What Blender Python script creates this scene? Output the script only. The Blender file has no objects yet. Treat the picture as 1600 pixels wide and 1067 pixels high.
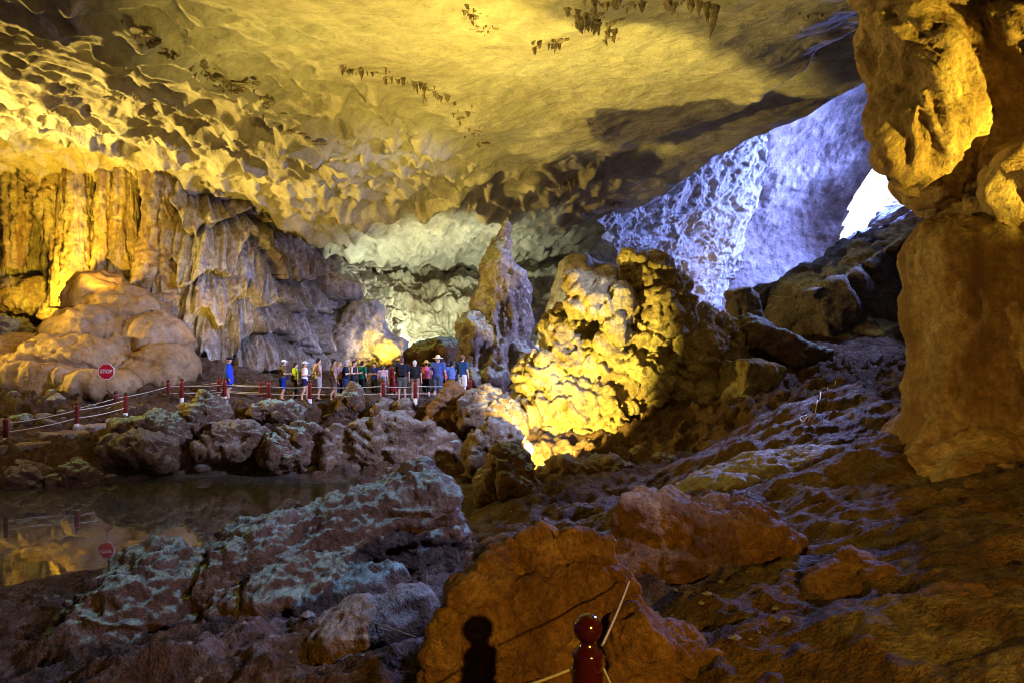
import bpy, math, random
import numpy as np
from mathutils import Vector, Matrix, Euler

# ------------------------------------------------------------------ camera, world, sun, lamps, exposure
SC = bpy.context.scene
COL = SC.collection
random.seed(7)
RNG = np.random.default_rng(11)
F = 1155.0            # focal length in photo pixels (1600 wide)
CAMZ = 4.5

cam = bpy.data.cameras.new('camera')
camo = bpy.data.objects.new('camera', cam)
COL.objects.link(camo)
camo.location = (0, 0, CAMZ)
camo.rotation_euler = (math.radians(90), 0, 0)
cam.sensor_width = 36.0
cam.lens = 36.0 * F / 1600.0
cam.clip_start = 0.1
cam.clip_end = 600
cam.dof.use_dof = True
cam.dof.focus_distance = 27
cam.dof.aperture_fstop = 2.4
SC.camera = camo

def P(px, py, D):
    return np.array([(px - 800.0) / F * D, D, CAMZ - (py - 533.5) / F * D])

world = bpy.data.worlds.new('World')
SC.world = world
world.use_nodes = True
wn = world.node_tree.nodes
wl = world.node_tree.links
sky = wn.new('ShaderNodeTexSky')
sky.sky_type = 'NISHITA'
sky.sun_disc = False
sky.sun_elevation = math.radians(48)
sky.sun_rotation = math.radians(160)
wl.new(sky.outputs[0], wn['Background'].inputs[0])
wn['Background'].inputs[1].default_value = 0.15

def lamp(name, kind, loc, energy, color, radius=0.3, target=None, cone=120, blend=0.6):
    d = bpy.data.lights.new(name, kind)
    d.energy = energy
    d.color = color
    if kind == 'SUN':
        d.angle = radius
    else:
        d.shadow_soft_size = radius
    if kind == 'SPOT':
        d.spot_size = math.radians(cone)
        d.spot_blend = blend
    o = bpy.data.objects.new(name, d)
    COL.objects.link(o)
    o.location = loc
    if target is not None:
        v = Vector(target) - Vector(loc)
        o.rotation_euler = v.to_track_quat('-Z', 'Y').to_euler()
    return o

lamp('sun', 'SUN', (20, -40, 80), 5.0, (1.0, 0.97, 0.94), math.radians(0.5), target=(45, 95, 10))
YEL = (1.0, 0.74, 0.07)
AMB = (1.0, 0.60, 0.035)
# flood lamp in the pit behind the left flowstone mound, and one farther along the left wall
lamp('flood_or_fill_lamp', 'SPOT', P(84, 462, 36.6), 2300, AMB, 0.15, target=P(110, 400, 42), cone=150, blend=0.5)
lamp('flood_or_fill_lamp', 'SPOT', P(140, 452, 33.5), 2200, AMB, 0.15, target=P(185, 370, 41), cone=48, blend=0.7)  # added spot that turns the columns golden, beside the pit lamp
lamp('flood_or_fill_lamp', 'SPOT', P(-330, 492, 28.5), 14500, (1.0, 0.71, 0.14), 0.2, target=P(260, 80, 28), cone=112, blend=0.6)
lamp('flood_or_fill_lamp', 'SPOT', P(330, 575, 33.0), 1500, (1.0, 0.66, 0.06), 0.15, target=P(360, 320, 43), cone=64, blend=0.8)  # added amber fill for the upper part of the curtain
# flood lamp in front of the foot of the yellow formation
_l = P(840, 706, 22.7)
lamp('flood_or_fill_lamp', 'SPOT', _l, 5100, (1.0, 0.76, 0.13), 0.12, target=_l + np.array([-.62, .72, .30]), cone=167, blend=0.10)
# flood lamp lighting the head of the right column
lamp('flood_or_fill_lamp', 'SPOT', (10.2, 5.0, 3.4), 8500, YEL, 0.15, target=P(1570, -30, 11), cone=46, blend=0.5)
# added warm fill for the ceiling middle, where the formation lamp's cone cuts off
lamp('flood_or_fill_lamp', 'SPOT', (1.6, 15.0, 1.8), 2100, (1.0, 0.78, 0.17), 0.2, target=(2.6, 19.6, 14.3), cone=60, blend=0.9)
# white lamps behind the spire and in the far recess
lamp('flood_or_fill_lamp', 'SPOT', P(700, 530, 46.0), 2100, (0.90, 1.0, 0.66), 0.25, target=P(640, 400, 55), cone=125, blend=0.6)
lamp('flood_or_fill_lamp', 'SPOT', P(850, 560, 41.0), 900, (0.86, 1.0, 0.74), 0.25, target=P(880, 470, 50), cone=80, blend=0.9)
lamp('flood_or_fill_lamp', 'POINT', P(607, 548, 44.0), 160, (1.0, 0.66, 0.05), 0.1)
lamp('flood_or_fill_lamp', 'POINT', P(1195, 448, 60.0), 250, (1.0, 0.68, 0.15), 0.1)
# path lamp right behind the photographer
lamp('path_or_fill_lamp', 'SPOT', (2.75, -0.8, 4.85), 900, (1.0, 0.54, 0.06), 0.05, target=P(840, 940, 6), cone=92, blend=0.6)
lamp('path_or_fill_lamp', 'SPOT', (5.6, 2.6, 3.9), 420, (1.0, 0.52, 0.06), 0.08, target=P(1520, 640, 12), cone=80, blend=1.0)  # added soft fill for the lower column and right ground
# blue daylight falling in through the hole high at the back
lamp('daylight', 'SPOT', P(1418, 264, 65.0), 46000, (0.23, 0.32, 1.0), 2.6, target=P(1040, 380, 57), cone=150, blend=0.8)
# blue-violet flood lamps, and added fills that stand in for daylight
lamp('cool_flood_or_fill', 'SPOT', (20.0, 35.0, 12.5), 4200, (0.36, 0.44, 1.0), 0.3, target=P(1200, 560, 29.5), cone=56, blend=0.8)  # added fill, stands in for daylight on the boulder tops
lamp('cool_flood_or_fill', 'SPOT', (11.0, 30.5, 9.0), 8500, (0.44, 0.49, 1.0), 0.25, target=P(600, 560, 35), cone=74, blend=0.9)
lamp('cool_flood_or_fill', 'SPOT', (10.5, 15.0, 10.2), 18500, (0.44, 0.52, 1.0), 0.3, target=(-8.0, 31.5, 1.9), cone=41, blend=0.7)
lamp('cool_flood_or_fill', 'SPOT', (5.5, 6.0, 8.8), 2300, (0.36, 0.46, 1.0), 0.3, target=(-5.0, 11.6, 1.0), cone=56, blend=0.7)
lamp('cool_flood_or_fill', 'SPOT', (14.0, 31.0, 10.0), 9000, (0.38, 0.43, 1.0), 0.3, target=(4.6, 17.0, 2.0), cone=27, blend=0.8)  # added spot, stands in for daylight grazing the slope crest

vs = SC.view_settings
vs.view_transform = 'Standard'
vs.look = 'None'
vs.exposure = 1.12
vs.gamma = 1.0
vs.use_curve_mapping = False
SC.cycles.use_denoising = True
SC.cycles.denoiser = 'OPENIMAGEDENOISE'
SC.cycles.denoising_input_passes = 'RGB_ALBEDO_NORMAL'
SC.cycles.denoising_prefilter = 'ACCURATE'
SC.cycles.filter_width = 0.9
SC.cycles.use_adaptive_sampling = True
SC.cycles.adaptive_threshold = 0.02
SC.cycles.max_bounces = 4
SC.cycles.diffuse_bounces = 2
SC.cycles.glossy_bounces = 2
SC.cycles.transparent_max_bounces = 6
SC.cycles.sample_clamp_indirect = 1.5
SC.cycles.caustics_reflective = False
SC.cycles.caustics_refractive = False

# ------------------------------------------------------------------ numpy noise
_perm = np.random.default_rng(3).permutation(256).astype(np.int64)
_perm = np.concatenate([_perm, _perm, _perm])
_g = np.random.default_rng(5).normal(size=(256, 3))
_g = (_g / np.linalg.norm(_g, axis=1)[:, None]).astype(np.float32)
_rnd = np.random.default_rng(6).random((256, 3)).astype(np.float32)

def _hash(i, j, k):
    return _perm[_perm[_perm[i & 255] + (j & 255)] + (k & 255)]

def perlin(Q):
    Q = np.asarray(Q, np.float32)
    fl = np.floor(Q)
    I = fl.astype(np.int64)
    f = (Q - fl).astype(np.float32)
    u = f * f * f * (f * (f * 6 - 15) + 10)
    out = 0
    for a in (0, 1):
        for b in (0, 1):
            for c in (0, 1):
                g = _g[_hash(I[:, 0] + a, I[:, 1] + b, I[:, 2] + c)]
                d = g[:, 0] * (f[:, 0] - a) + g[:, 1] * (f[:, 1] - b) + g[:, 2] * (f[:, 2] - c)
                w = (u[:, 0] if a else 1 - u[:, 0]) * (u[:, 1] if b else 1 - u[:, 1]) * (u[:, 2] if c else 1 - u[:, 2])
                out = out + d * w
    return out * 1.5

def fbm(Q, oct=4, gain=0.5, lac=2.03):
    Q = np.asarray(Q, np.float32)
    s = 0; a = 1.0
    for o in range(oct):
        s = s + a * perlin(Q)
        Q = Q * lac + 17.31
        a *= gain
    return s

def ridged(Q, oct=4, gain=0.5, lac=2.07):
    Q = np.asarray(Q, np.float32)
    s = 0; a = 1.0
    for o in range(oct):
        s = s + a * (1 - np.abs(perlin(Q)) * 2)
        Q = Q * lac + 9.7
        a *= gain
    return s - 0.6

def worley(Q, jitter=0.9):
    """F1, F2 and the id of the nearest cell"""
    Q = np.asarray(Q, np.float32)
    I = np.floor(Q).astype(np.int64)
    f1 = np.full(len(Q), 9.0, np.float32); f2 = f1.copy(); idn = np.zeros(len(Q), np.int64)
    for a in (-1, 0, 1):
        for b in (-1, 0, 1):
            for c in (-1, 0, 1):
                h = _hash(I[:, 0] + a, I[:, 1] + b, I[:, 2] + c)
                r = _rnd[h]
                dx = I[:, 0] + a + 0.5 + (r[:, 0] - 0.5) * jitter - Q[:, 0]
                dy = I[:, 1] + b + 0.5 + (r[:, 1] - 0.5) * jitter - Q[:, 1]
                dz = I[:, 2] + c + 0.5 + (r[:, 2] - 0.5) * jitter - Q[:, 2]
                d = dx * dx + dy * dy + dz * dz
                m = d < f1
                f2 = np.where(m, f1, np.minimum(f2, d))
                f1 = np.where(m, d, f1)
                idn = np.where(m, h, idn)
    return np.sqrt(f1), np.sqrt(f2), idn

def worley2(Q, jitter=0.95):
    Q = np.asarray(Q, np.float32)
    I = np.floor(Q).astype(np.int64)
    f1 = np.full(len(Q), 9.0, np.float32); f2 = f1.copy(); idn = np.zeros(len(Q), np.int64)
    for a in (-1, 0, 1):
        for b in (-1, 0, 1):
            h = _hash(I[:, 0] + a, I[:, 1] + b, I[:, 0] * 0)
            r = _rnd[h]
            dx = I[:, 0] + a + 0.5 + (r[:, 0] - 0.5) * jitter - Q[:, 0]
            dy = I[:, 1] + b + 0.5 + (r[:, 1] - 0.5) * jitter - Q[:, 1]
            d = dx * dx + dy * dy
            m = d < f1
            f2 = np.where(m, f1, np.minimum(f2, d))
            f1 = np.where(m, d, f1)
            idn = np.where(m, h, idn)
    return np.sqrt(f1), np.sqrt(f2), idn

def sstep(a, b, x):
    t = np.clip((x - a) / (b - a), 0, 1)
    return t * t * (3 - 2 * t)

class TPS:
    def __init__(s, pts, lam=0.02):
        pts = np.array(pts, float)
        s.c = pts[:, :2]
        n = len(pts)
        d = np.linalg.norm(s.c[:, None] - s.c[None], axis=2)
        K = np.where(d > 0, d * d * np.log(d + 1e-9), 0) + lam * np.eye(n)
        A = np.zeros((n + 3, n + 3))
        Pm = np.c_[np.ones(n), s.c]
        A[:n, :n] = K; A[:n, n:] = Pm; A[n:, :n] = Pm.T
        s.w = np.linalg.solve(A, np.r_[pts[:, 2], 0, 0, 0])
    def __call__(s, x, y):
        x = np.atleast_1d(np.asarray(x, float)); y = np.atleast_1d(np.asarray(y, float))
        out = np.empty(len(x))
        n = len(s.c)
        for k in range(0, len(x), 40000):
            q = np.c_[x[k:k + 40000], y[k:k + 40000]]
            d = np.sqrt(((q[:, None] - s.c[None]) ** 2).sum(2)) + 1e-9
            out[k:k + 40000] = (d * d * np.log(d)) @ s.w[:n] + s.w[n] + q @ s.w[n + 1:]
        return out

# ------------------------------------------------------------------ mesh helpers
def mesh_np(name, V, Fc, smooth=True):
    V = np.ascontiguousarray(V, np.float32)
    Fc = np.ascontiguousarray(Fc, np.int32)
    m = bpy.data.meshes.new(name)
    k = Fc.shape[1]
    m.vertices.add(len(V)); m.vertices.foreach_set('co', V.ravel())
    m.loops.add(Fc.size); m.loops.foreach_set('vertex_index', Fc.ravel())
    m.polygons.add(len(Fc))
    m.polygons.foreach_set('loop_start', np.arange(0, Fc.size, k, dtype=np.int32))
    m.polygons.foreach_set('use_smooth', np.full(len(Fc), smooth))
    m.update(calc_edges=True)
    return m

def link(name, mesh, mat=None, parent=None, loc=None):
    o = bpy.data.objects.new(name, mesh)
    COL.objects.link(o)
    if mat is not None and mesh is not None:
        if len(mesh.materials) == 0:
            mesh.materials.append(mat)
    if parent is not None:
        o.parent = parent
    if loc is not None:
        o.location = [float(v) for v in loc]
    return o

def tag(o, label, cat, group=None):
    o['label'] = label; o['category'] = cat
    if group: o['group'] = group
    return o

def struct(o, label=None):
    o['kind'] = 'structure'
    if label: o['label'] = label
    return o

def empty(name, loc, rz=0):
    o = bpy.data.objects.new(name, None)
    COL.objects.link(o)
    o.location = [float(v) for v in loc]
    o.rotation_euler = (0, 0, rz)
    o.empty_display_size = 0.2
    return o

def grid_faces(nr, nc, wrap=False):
    i = np.arange(nr - 1)[:, None]
    j = np.arange(nc if wrap else nc - 1)[None]
    j2 = (j + 1) % nc
    a = i * nc + j; b = i * nc + j2; c = (i + 1) * nc + j2; d = (i + 1) * nc + j
    return np.stack([a, b, c, d], -1).reshape(-1, 4)

def vnormals(V, Fc):
    V = np.asarray(V, float)
    a, b, c, d = (V[Fc[:, k]] for k in range(4))
    n = np.cross(c - a, d - b)
    N = np.zeros_like(V)
    for k in range(4):
        for ax in range(3):
            N[:, ax] += np.bincount(Fc[:, k], n[:, ax], len(V))
    return N / (np.linalg.norm(N, axis=1)[:, None] + 1e-12)

def cubic(A, n):
    """Catmull-Rom resample of the first axis to n samples"""
    A = np.asarray(A, float)
    m = len(A)
    t = np.linspace(0, m - 1, n)
    i = np.minimum(t.astype(int), m - 2)
    f = (t - i).reshape((-1,) + (1,) * (A.ndim - 1))
    g = lambda k: A[np.clip(k, 0, m - 1)]
    p0, p1, p2, p3 = g(i - 1), g(i), g(i + 1), g(i + 2)
    return 0.5 * (2 * p1 + (p2 - p0) * f + (2 * p0 - 5 * p1 + 4 * p2 - p3) * f ** 2 + (3 * p1 - p0 - 3 * p2 + p3) * f ** 3)

def patch(ctrl, nr, nc):
    """ctrl rows of (px,py,D) -> smooth sheet of nr x nc points"""
    C = np.array([[P(*q) for q in row] for row in ctrl])
    S = cubic(C, nr)
    S = cubic(S.transpose(1, 0, 2), nc).transpose(1, 0, 2)
    return S

def surface_nets(S, org, h):
    """S scalar grid (negative inside) -> verts, quads"""
    nx, ny, nz = S.shape
    ins = S < 0
    c = np.zeros((nx - 1, ny - 1, nz - 1, 3), np.float32)
    cnt = np.zeros((nx - 1, ny - 1, nz - 1), np.float32)
    for ax in range(3):
        sl0 = [slice(None)] * 3; sl1 = [slice(None)] * 3
        sl0[ax] = slice(0, -1); sl1[ax] = slice(1, None)
        a = S[tuple(sl0)]; b = S[tuple(sl1)]
        cr = (ins[tuple(sl0)] != ins[tuple(sl1)])
        t = np.where(cr, a / np.where(cr, a - b, 1), 0).astype(np.float32)
        o1, o2 = [k for k in range(3) if k != ax]
        for u in (0, 1):
            for v in (0, 1):
                s = [slice(None)] * 3
                s[o1] = slice(u, S.shape[o1] - 1 + u)
                s[o2] = slice(v, S.shape[o2] - 1 + v)
                m = cr[tuple(s)]; tt = t[tuple(s)]
                cnt += m
                c[..., ax] += np.where(m, tt, 0)
                c[..., o1] += np.where(m, u, 0)
                c[..., o2] += np.where(m, v, 0)
    act = cnt > 0
    idx = np.full(act.shape, -1, np.int64)
    ii = np.argwhere(act)
    idx[act] = np.arange(len(ii))
    V = (ii + c[act] / cnt[act][:, None]) * h + org
    faces = []
    for ax in range(3):
        o1, o2 = [(1, 2), (2, 0), (0, 1)][ax]
        sl0 = [slice(None)] * 3; sl1 = [slice(None)] * 3
        sl0[ax] = slice(0, -1); sl1[ax] = slice(1, None)
        A = ins[tuple(sl0)]; Bn = ins[tuple(sl1)]
        e = np.argwhere(A != Bn)
        ok = (e[:, o1] > 0) & (e[:, o2] > 0) & (e[:, o1] < S.shape[o1] - 1) & (e[:, o2] < S.shape[o2] - 1)
        e = e[ok]
        flip = A[tuple(e.T)]
        def q(d1, d2):
            z = e.copy(); z[:, o1] -= d1; z[:, o2] -= d2
            return idx[tuple(z.T)]
        f = np.stack([q(1, 1), q(0, 1), q(0, 0), q(1, 0)], 1)
        f = np.where(flip[:, None], f, f[:, ::-1])
        faces.append(f)
    return V, np.concatenate(faces)

# signed distance primitives: tuples (kind, ...)
def ell(c, r, ry=0.0, rz=0.0, rx=0.0):
    R = np.array(Euler((math.radians(rx), math.radians(ry), math.radians(rz))).to_matrix())
    return ('e', np.array(c, float), np.array(r, float), R)
def box(c, r, ry=0.0, rz=0.0, rx=0.0, rnd=0.1):
    R = np.array(Euler((math.radians(rx), math.radians(ry), math.radians(rz))).to_matrix())
    return ('b', np.array(c, float), np.array(r, float), R, rnd)
def cap(a, b, ra, rb):
    return ('c', np.array(a, float), np.array(b, float), ra, rb)
def B(px, py, D, rpx, rpy, ry, rot=0.0, rz=0.0):
    return ell(P(px, py, D), (rpx * D / F, ry, rpy * D / F), ry=rot, rz=rz)
def BX(px, py, D, rpx, rpy, ry, rot=0.0, rz=0.0, rx=0.0, rnd=0.15):
    return box(P(px, py, D), (rpx * D / F, ry, rpy * D / F), ry=rot, rz=rz, rx=rx, rnd=rnd)
def CP(p1, r1, p2, r2):
    return cap(P(*p1), P(*p2), r1 * p1[2] / F, r2 * p2[2] / F)

def prim_bounds(p):
    if p[0] == 'e' or p[0] == 'b':
        ext = np.abs(p[3]) @ p[2]
        return p[1] - ext, p[1] + ext
    lo = np.minimum(p[1] - p[3], p[2] - p[4]); hi = np.maximum(p[1] + p[3], p[2] + p[4])
    return lo, hi

def sdf(p, Q):
    if p[0] == 'e':
        q = (Q - p[1]) @ p[3]
        k0 = np.linalg.norm(q / p[2], axis=1); k1 = np.linalg.norm(q / p[2] ** 2, axis=1) + 1e-9
        return k0 * (k0 - 1) / k1
    if p[0] == 'b':
        q = np.abs((Q - p[1]) @ p[3]) - (p[2] - p[4])
        return np.linalg.norm(np.maximum(q, 0), axis=1) + np.minimum(q.max(1), 0) - p[4]
    ab = p[2] - p[1]
    t = np.clip(((Q - p[1]) @ ab) / (ab @ ab), 0, 1)
    return np.linalg.norm(Q - p[1] - t[:, None] * ab, axis=1) - (p[3] + t * (p[4] - p[3]))

def blob(prims, h, k=0.1, sub=(), clip=None, pre=None):
    lo = np.min([prim_bounds(p)[0] for p in prims], axis=0) - 2 * h - k * 0.3
    hi = np.max([prim_bounds(p)[1] for p in prims], axis=0) + 2 * h + k * 0.3
    n = np.ceil((hi - lo) / h).astype(int) + 1
    g = np.stack(np.meshgrid(*[lo[a] + np.arange(n[a]) * h for a in range(3)], indexing='ij'), -1).reshape(-1, 3)
    d = None
    gw = g if pre is None else pre(g)
    for p in prims:
        e = sdf(p, gw)
        if d is None: d = e
        else:
            if k > 0:
                hh = np.maximum(k - np.abs(d - e), 0) / k
                d = np.minimum(d, e) - hh * hh * k * 0.25
            else: d = np.minimum(d, e)
    for p in sub:
        d = np.maximum(d, -sdf(p, gw))
    if clip is not None:
        d = np.maximum(d, clip(g))
    V, Fc = surface_nets(d.reshape(n).astype(np.float32), lo, h)
    return V, Fc

def smooth_mesh(V, Fc, it=1, f=0.5):
    n = len(V)
    E = np.concatenate([Fc[:, [0, 1]], Fc[:, [1, 2]], Fc[:, [2, 3]], Fc[:, [3, 0]]])
    deg = np.bincount(E[:, 0], minlength=n) + np.bincount(E[:, 1], minlength=n)
    for _ in range(it):
        A = np.stack([np.bincount(E[:, 0], V[E[:, 1], a], n) + np.bincount(E[:, 1], V[E[:, 0], a], n) for a in range(3)], 1)
        V = V * (1 - f) + f * A / np.maximum(deg, 1)[:, None]
    return V

# ------------------------------------------------------------------ materials
def rock_mat(name, cols, scale=0.5, top=None, top_amt=0.5, bump=0.6, bscale=6.0, rough=0.85, spec=0.25, streak=None, crack=0.35, top_scale=2.2, wet=0.0, vein=None, bdist=2.4, vary=(0.35, 1.4)):
    """cols: 3 base colours mixed by noise; top: lichen or paler colour in patches on upward faces"""
    m = bpy.data.materials.new(name)
    m.use_nodes = True
    nt = m.node_tree; N = nt.nodes; L = nt.links
    bs = N['Principled BSDF']
    geo = N.new('ShaderNodeNewGeometry')
    def noise(sc, det=6, rg=0.6, dist=0.0, vec=None):
        n = N.new('ShaderNodeTexNoise')
        n.inputs['Scale'].default_value = sc
        n.inputs['Detail'].default_value = det
        n.inputs['Roughness'].default_value = rg
        n.inputs['Distortion'].default_value = dist
        L.new(vec or geo.outputs['Position'], n.inputs['Vector'])
        return n
    n1 = noise(scale, 5, 0.62, 0.6)
    r1 = N.new('ShaderNodeValToRGB')
    e = r1.color_ramp.elements
    e[0].position = 0.3; e[0].color = (*cols[0], 1)
    e[1].position = 0.72; e[1].color = (*cols[2], 1)
    mid = e.new(0.5); mid.color = (*cols[1], 1)
    L.new(n1.outputs['Fac'], r1.inputs[0])
    col = r1.outputs[0]
    n2 = noise(scale * 9, 6, 0.78)
    mp = N.new('ShaderNodeMapRange')
    mp.inputs['From Min'].default_value = 0.3; mp.inputs['From Max'].default_value = 0.7
    mp.inputs['To Min'].default_value = vary[0]; mp.inputs['To Max'].default_value = vary[1]
    L.new(n2.outputs['Fac'], mp.inputs['Value'])
    mx = N.new('ShaderNodeMixRGB'); mx.blend_type = 'MULTIPLY'; mx.inputs[0].default_value = 1
    L.new(col, mx.inputs[1]); L.new(mp.outputs[0], mx.inputs[2])
    col = mx.outputs[0]
    if streak is not None:
        mapn = N.new('ShaderNodeMapping'); mapn.inputs['Scale'].default_value = (2.2, 2.2, 0.16)
        L.new(geo.outputs['Position'], mapn.inputs['Vector'])
        n3 = noise(1.0, 4, 0.65, 0.4, mapn.outputs[0])
        rr = N.new('ShaderNodeMapRange'); rr.inputs['From Min'].default_value = 0.47; rr.inputs['From Max'].default_value = 0.64
        rr.inputs['To Max'].default_value = 0.85
        L.new(n3.outputs['Fac'], rr.inputs['Value'])
        ms = N.new('ShaderNodeMixRGB'); L.new(rr.outputs[0], ms.inputs[0]); L.new(col, ms.inputs[1])
        ms.inputs[2].default_value = (*streak, 1)
        col = ms.outputs[0]
    if vein is not None:
        nv = noise(0.33, 4, 0.6, 1.2)
        rr = N.new('ShaderNodeMath'); rr.operation = 'SUBTRACT'; rr.inputs[1].default_value = 0.5; L.new(nv.outputs['Fac'], rr.inputs[0])
        ab = N.new('ShaderNodeMath'); ab.operation = 'ABSOLUTE'; L.new(rr.outputs[0], ab.inputs[0])
        vr = N.new('ShaderNodeMapRange'); vr.inputs['From Min'].default_value = 0.0; vr.inputs['From Max'].default_value = 0.007
        vr.inputs['To Min'].default_value = 0.6; vr.inputs['To Max'].default_value = 0.0
        L.new(ab.outputs[0], vr.inputs['Value'])
        mq = N.new('ShaderNodeMath'); mq.operation = 'MULTIPLY'; L.new(vr.outputs[0], mq.inputs[0]); L.new(n1.outputs['Fac'], mq.inputs[1])
        mg = N.new('ShaderNodeMixRGB'); L.new(mq.outputs[0], mg.inputs[0]); L.new(col, mg.inputs[1]); mg.inputs[2].default_value = (*vein, 1)
        col = mg.outputs[0]
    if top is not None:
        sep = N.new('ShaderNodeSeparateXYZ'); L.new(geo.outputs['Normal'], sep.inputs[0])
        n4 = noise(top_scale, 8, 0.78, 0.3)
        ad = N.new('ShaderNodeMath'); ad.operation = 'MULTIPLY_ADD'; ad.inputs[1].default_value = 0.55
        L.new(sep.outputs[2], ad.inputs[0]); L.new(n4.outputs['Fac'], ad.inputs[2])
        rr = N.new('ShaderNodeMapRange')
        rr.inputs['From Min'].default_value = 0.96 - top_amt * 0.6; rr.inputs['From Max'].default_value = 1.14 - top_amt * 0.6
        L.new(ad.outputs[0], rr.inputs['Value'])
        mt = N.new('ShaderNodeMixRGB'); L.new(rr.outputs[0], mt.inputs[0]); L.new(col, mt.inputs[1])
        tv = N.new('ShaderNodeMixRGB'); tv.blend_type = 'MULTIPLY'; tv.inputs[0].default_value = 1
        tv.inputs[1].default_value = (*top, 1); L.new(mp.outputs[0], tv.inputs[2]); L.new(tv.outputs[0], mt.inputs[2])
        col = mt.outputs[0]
    L.new(col, bs.inputs['Base Color'])
    # relief
    nb = noise(bscale, 5, 0.68)
    vb = N.new('ShaderNodeTexVoronoi'); vb.inputs['Scale'].default_value = bscale * 0.45
    mv = N.new('ShaderNodeMixRGB'); mv.inputs[0].default_value = 0.25
    L.new(geo.outputs['Position'], mv.inputs[1]); L.new(n2.outputs['Color'], mv.inputs[2])
    L.new(mv.outputs[0], vb.inputs['Vector'])
    ma = N.new('ShaderNodeMath'); ma.operation = 'MULTIPLY_ADD'; ma.inputs[1].default_value = crack
    L.new(vb.outputs['Distance'], ma.inputs[0]); L.new(nb.outputs['Fac'], ma.inputs[2])
    bp = N.new('ShaderNodeBump'); bp.inputs['Strength'].default_value = bump
    bp.inputs['Distance'].default_value = bdist / bscale
    L.new(ma.outputs[0], bp.inputs['Height']); L.new(bp.outputs[0], bs.inputs['Normal'])
    rp = N.new('ShaderNodeMapRange'); rp.inputs['To Min'].default_value = max(rough - 0.25 - wet, 0.12); rp.inputs['To Max'].default_value = min(rough + 0.12, 1)
    L.new(n2.outputs['Fac'], rp.inputs['Value']); L.new(rp.outputs[0], bs.inputs['Roughness'])
    bs.inputs['Specular IOR Level'].default_value = spec
    return m

def plain(name, col, rough=0.6, spec=0.4, var=0.12, sc=30.0):
    m = bpy.data.materials.new(name); m.use_nodes = True
    nt = m.node_tree; N = nt.nodes; L = nt.links
    bs = N['Principled BSDF']
    tc = N.new('ShaderNodeTexCoord')
    n = N.new('ShaderNodeTexNoise'); n.inputs['Scale'].default_value = sc; n.inputs['Detail'].default_value = 4
    L.new(tc.outputs['Object'], n.inputs['Vector'])
    mp = N.new('ShaderNodeMapRange'); mp.inputs['To Min'].default_value = 1 - 2 * var; mp.inputs['To Max'].default_value = 1 + 2 * var
    L.new(n.outputs['Fac'], mp.inputs['Value'])
    mx = N.new('ShaderNodeMixRGB'); mx.blend_type = 'MULTIPLY'; mx.inputs[0].default_value = 1
    mx.inputs[1].default_value = (*col, 1); L.new(mp.outputs[0], mx.inputs[2])
    L.new(mx.outputs[0], bs.inputs['Base Color'])
    bs.inputs['Roughness'].default_value = rough
    bs.inputs['Specular IOR Level'].default_value = spec
    return m

M_CEIL = rock_mat('ceiling_limestone', [(0.30, 0.25, 0.19), (0.50, 0.45, 0.37), (0.60, 0.56, 0.48)], 0.16, bump=0.45, bscale=2.2, rough=0.9, spec=0.15, crack=0.12, bdist=1.2, vary=(0.62, 1.22), vein=(0.12, 0.07, 0.04))
M_WALL = rock_mat('wall_flowstone', [(0.26, 0.17, 0.10), (0.46, 0.38, 0.29), (0.56, 0.50, 0.42)], 0.35, bump=0.55, bscale=4.5, rough=0.75, spec=0.3, streak=(0.20, 0.11, 0.06))
M_DRAPE = rock_mat('grey_drapery', [(0.24, 0.18, 0.13), (0.47, 0.43, 0.38), (0.62, 0.59, 0.55)], 0.35, bump=0.6, bscale=4.5, rough=0.75, spec=0.3, streak=(0.22, 0.15, 0.10))
M_FLOW = rock_mat('mound_flowstone', [(0.17, 0.095, 0.038), (0.30, 0.19, 0.085), (0.41, 0.29, 0.16)], 0.4, bump=0.5, bscale=5, rough=0.7, spec=0.3, crack=0.2, bdist=1.4, vary=(0.6, 1.25))
M_FAR = rock_mat('far_limestone', [(0.34, 0.27, 0.19), (0.50, 0.45, 0.36), (0.62, 0.58, 0.50)], 0.25, bump=0.5, bscale=2.6, rough=0.9, spec=0.15)
M_SCAL_LIT = rock_mat('scalloped_limestone_lit', [(0.40, 0.36, 0.33), (0.60, 0.58, 0.56), (0.72, 0.71, 0.70)], 0.3, bump=0.6, bscale=2.2, rough=0.9, spec=0.15)  # colour made paler to carry the daylight falling on this wall
M_DOME_SHADED = rock_mat('dome_limestone_shaded', [(0.20, 0.15, 0.13), (0.31, 0.27, 0.26), (0.42, 0.38, 0.38)], 0.12, bump=0.4, bscale=1.2, rough=0.9, spec=0.15, crack=0.2)  # colour made darker than the scalloped wall to carry the dome's weaker light
M_GROUND = rock_mat('cave_floor_clay', [(0.07, 0.036, 0.018), (0.12, 0.066, 0.035), (0.20, 0.125, 0.08)], 0.5, top=(0.20, 0.165, 0.14), top_amt=-0.02, bump=1.0, bscale=7, rough=0.85, spec=0.18, top_scale=1.2)
M_CLAY = rock_mat('clay_rock', [(0.12, 0.052, 0.022), (0.27, 0.135, 0.055), (0.46, 0.28, 0.13)], 2.2, bump=0.9, bscale=13, rough=0.75, spec=0.3)
M_BROWN = rock_mat('brown_boulder', [(0.09, 0.05, 0.028), (0.17, 0.10, 0.055), (0.27, 0.18, 0.11)], 0.9, top=(0.30, 0.28, 0.24), top_amt=0.32, bump=0.8, bscale=8, rough=0.8, spec=0.3)
M_LICHEN = rock_mat('lichen_rock', [(0.09, 0.045, 0.025), (0.17, 0.095, 0.055), (0.27, 0.19, 0.14)], 1.1, top=(0.40, 0.60, 0.50), top_amt=0.17, bump=0.9, bscale=8, rough=0.8, spec=0.3, top_scale=5.5)
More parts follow.
